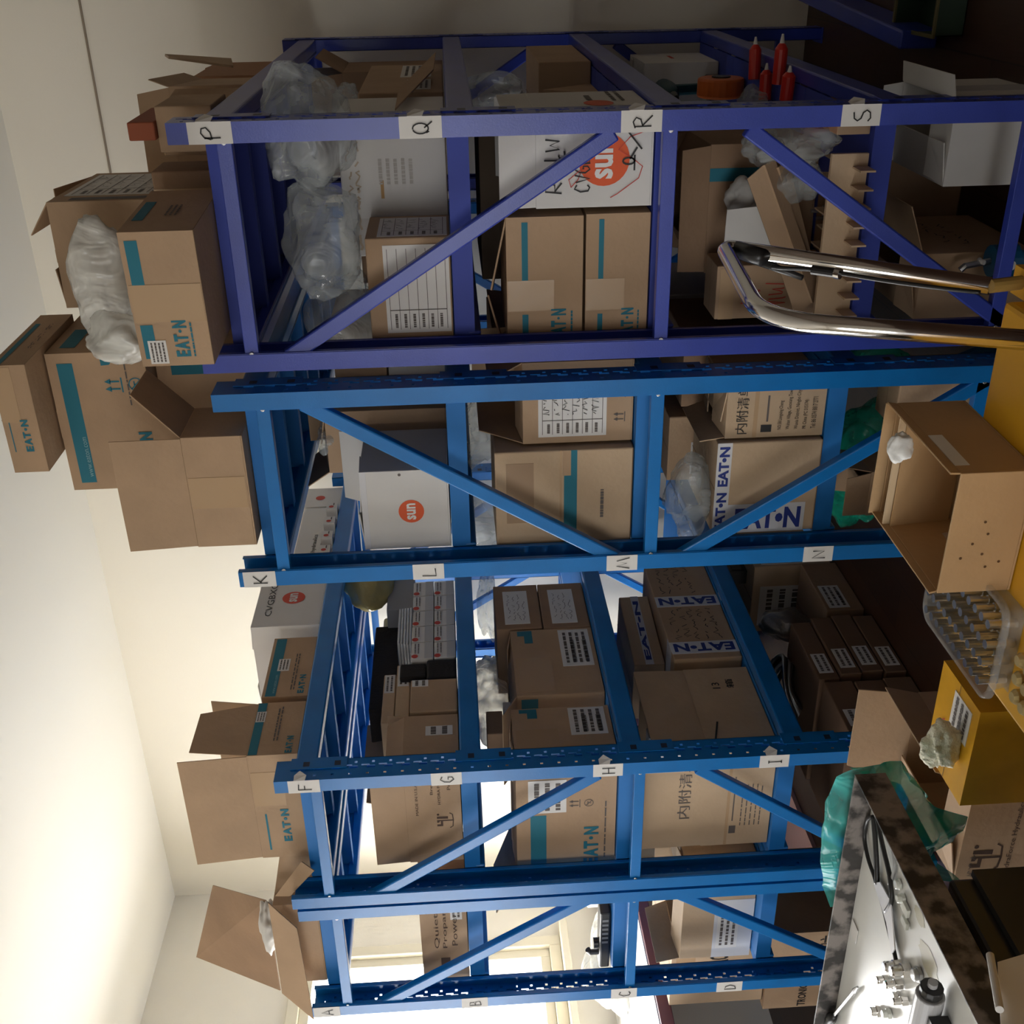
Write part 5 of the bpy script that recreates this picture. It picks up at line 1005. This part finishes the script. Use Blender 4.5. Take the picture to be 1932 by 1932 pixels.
mb = MB(); mb.tube([p-O for p in hp], .0135, CHROME, 16); h = mb.build('handle', ct, smooth=True)
mb = MB(); a = aty(1390, 470, hy)-O; b = aty(1440, 486, hy)-O; mb.tube([a, b], .014, BLACK, 12, rs=[.0138, .0142]); mb.build('grip', ct, smooth=True)
mb = MB(); a = aty(1402, 482, hy+.01)-O; b = aty(1514, 524, hy+.03)-O; mb.tube([a, (a+b)/2, b], .006, BLACK, 8, rs=[.009, .007, .005]); mb.build('release_lever', ct, smooth=True)
mb = MB(); mb.tube([p-O for p in spl([aty(x, y+9, hy-.004) for x, y in ((1455, 494), (1480, 497), (1535, 500), (1580, 506), (1680, 522), (1770, 534), (1850, 543))])], .0035, BLACK, 8); mb.build('release_cable', ct, smooth=True)
mb = MB(); a = aty(1532, 509, hy-.004)-O; b = aty(1575, 515, hy-.004)-O; mb.tube([a, b], .0075, BLACK, 12); mb.build('cable_sleeve', ct)
mb = MB(); a = aty(1576, 515, hy-.004)-O; b = aty(1586, 517, hy-.004)-O; mb.tube([a, b], .0085, CHROME, 12); mb.build('cable_nut', ct)
mb = MB(); mb.tube([Vector((D.x, hy, D.z))-O, Vector((D.x+.02, hy, CZ-.06))-O], .0105, mat('worn brass paint', (.35, .22, .06), .5), 12); cbx(mb, cx1-.05, D.x+.04, hy-.02, cy0+.001, CZ-.05, CZ-.03, YELLOW); mb.build('handle_bracket', ct)
# open carton on the cart
zr = .712; NL = atx(1905, 1115, 1.376)
X_FAR = atz(1692, 767, zr).x
KB = mat('warm kraft board', (.46, .29, .14), .75, bump=.1, bscale=60, var=.08, vscale=6)
FL = mat('corrugated edge board', (.60, .45, .28), .8)
def cart_box():
    R = carton('open kraft carton on the yellow cart, its inner flaps folded in', ((1.376, .688, CZ), (1.62, .892, zr)), -1, KB, flaps=[('R', -4, .002)], deco=lambda F, mb, R: None)
    return R
R = carton('open kraft carton on the yellow cart with pinholes in its front', ((1.372, .690, CZ), (min(X_FAR, 1.70), .893, zr)), -1.5, KB,
    flaps=[('B', 6, .018, .0), ('R', 8, .016, .0), ('L', 2, .012, (.0, .0))],
    deco=lambda F, mb, R: ([F['F'].disc(mb, a, b, .0022, mat('pinhole shade', (.10, .05, .02), .9)) for a, b in ((.30, .78), (.33, .5), (.42, .66), (.50, .48), (.22, .42), (.60, .55), (.26, .25))], tape(R, F['R'], .1, .5, .8, .99, PAPER)))
mb = MB(); w = min(X_FAR, 1.70)-1.372
mb.poly([(w/2-.05, -.10, zr-CZ), (w/2-.05, .098, zr-CZ), (w/2-.05+.012, .098, .01), (w/2-.05+.012, -.10, .01)], KB, .004); mb.build('inner_flap', R)
for k in range(1): mb = MB(); mb.box(w/2-.046, w/2-.042, -.10, .098, zr-CZ-.001, zr-CZ+.010, FL); mb.build('flap_edge', R)
film_bag('tissue', 'small white crumpled tissue on the far rim of the open carton on the cart', tuple(atz(1698, 845, zr+.035)), (.016, .024, .020), mat('white foam', (.7, .7, .68), .7), 93, .3, cat='paper')
# plastic tray with chromed plugs
tx0, tx1, ty0, ty1 = 1.318, 1.535, .90, 1.045
tx1 = 1.548
tr = empty('plastic_tray', ((tx0+tx1)/2, (ty0+ty1)/2, CZ+.001), 'clear plastic tray on the yellow cart, full of chromed plugs', 'tray')
hx = (tx1-tx0)/2; hyy = (ty1-ty0)/2
mb = MB(); mb.box(-hx, hx, -hyy, hyy, 0, .0012, TRAYP); mb.build('tray_floor', tr)
mb = MB(); n = 6; ring = []
def rr(x, y, r):
    P = []
    for cx_, cy_, a0 in ((x-r, y-r, 0), (-x+r, y-r, 90), (-x+r, -y+r, 180), (x-r, -y+r, 270)):
        P += [(cx_+r*math.cos(math.radians(a0+i*90/n)), cy_+r*math.sin(math.radians(a0+i*90/n))) for i in range(n+1)]
    return P
a = rr(hx, hyy, .02); b = rr(hx+.006, hyy+.006, .024); c_ = rr(hx+.014, hyy+.014, .03)
N_ = len(a)
mb.add([(x, y, .0013) for x, y in a]+[(x, y, .038) for x, y in b]+[(x, y, .038) for x, y in c_]+[(x, y, .03) for x, y in rr(hx+.015, hyy+.015, .031)],
       [(r*N_+i, r*N_+(i+1) % N_, (r+1)*N_+(i+1) % N_, (r+1)*N_+i) for r in range(3) for i in range(N_)], film('tray rim plastic', (.7, .72, .74), .22, .1, 3, .1)); mb.build('tray_wall', tr, smooth=True)
PLUG = mat('zinc plated steel', (.62, .62, .60), .22, 1)
def plug():
    e = empty('chrome_plug', (0, 0, CZ+.0025), 'chromed threaded plug standing in the clear tray on the cart', 'plug', group='chromed plugs in the clear tray')
    mb = MB(); mb.tube([(0, 0, 0), (0, 0, .014)], .0078, PLUG, 6); mb.build('hex_head', e)
    mb = MB(); mb.tube([(0, 0, .0141), (0, 0, .026), (0, 0, .0261), (0, 0, .044)], .005, PLUG, 12, rs=[.0055, .0055, .0072, .0072]); mb.build('threaded_stem', e)
    return e
pg = plug(); first = True
for i in range(10):
    for j in range(4):
        o = pg if first else copy_tree(pg); first = False
        o.location = (tx0+.014+i*(tx1-tx0-.03)/9+.004*(j % 2), ty1-.016-j*.033, CZ+.0025); o.rotation_euler.z = .5*((i*7+j*3) % 5)
# brass caps bag in the near half of the platform
BR = mat('pale brass', (.62, .48, .22), .3, .6)
k = 0
for i in range(4):
    for j in range(3):
        mb = MB(); mb.tube([(0, 0, 0), (0, 0, .014), (0, 0, .02)], .011, BR, 12, rs=[.012, .012, .008]); o = mb.build('brass_cap')
        o.location = (1.275-.027*i+.004*j, 1.02-.03*j, CZ+.001); tag(o, 'pale brass cap on the yellow platform, near side of the clear tray', 'cap', 'brass caps on the cart')
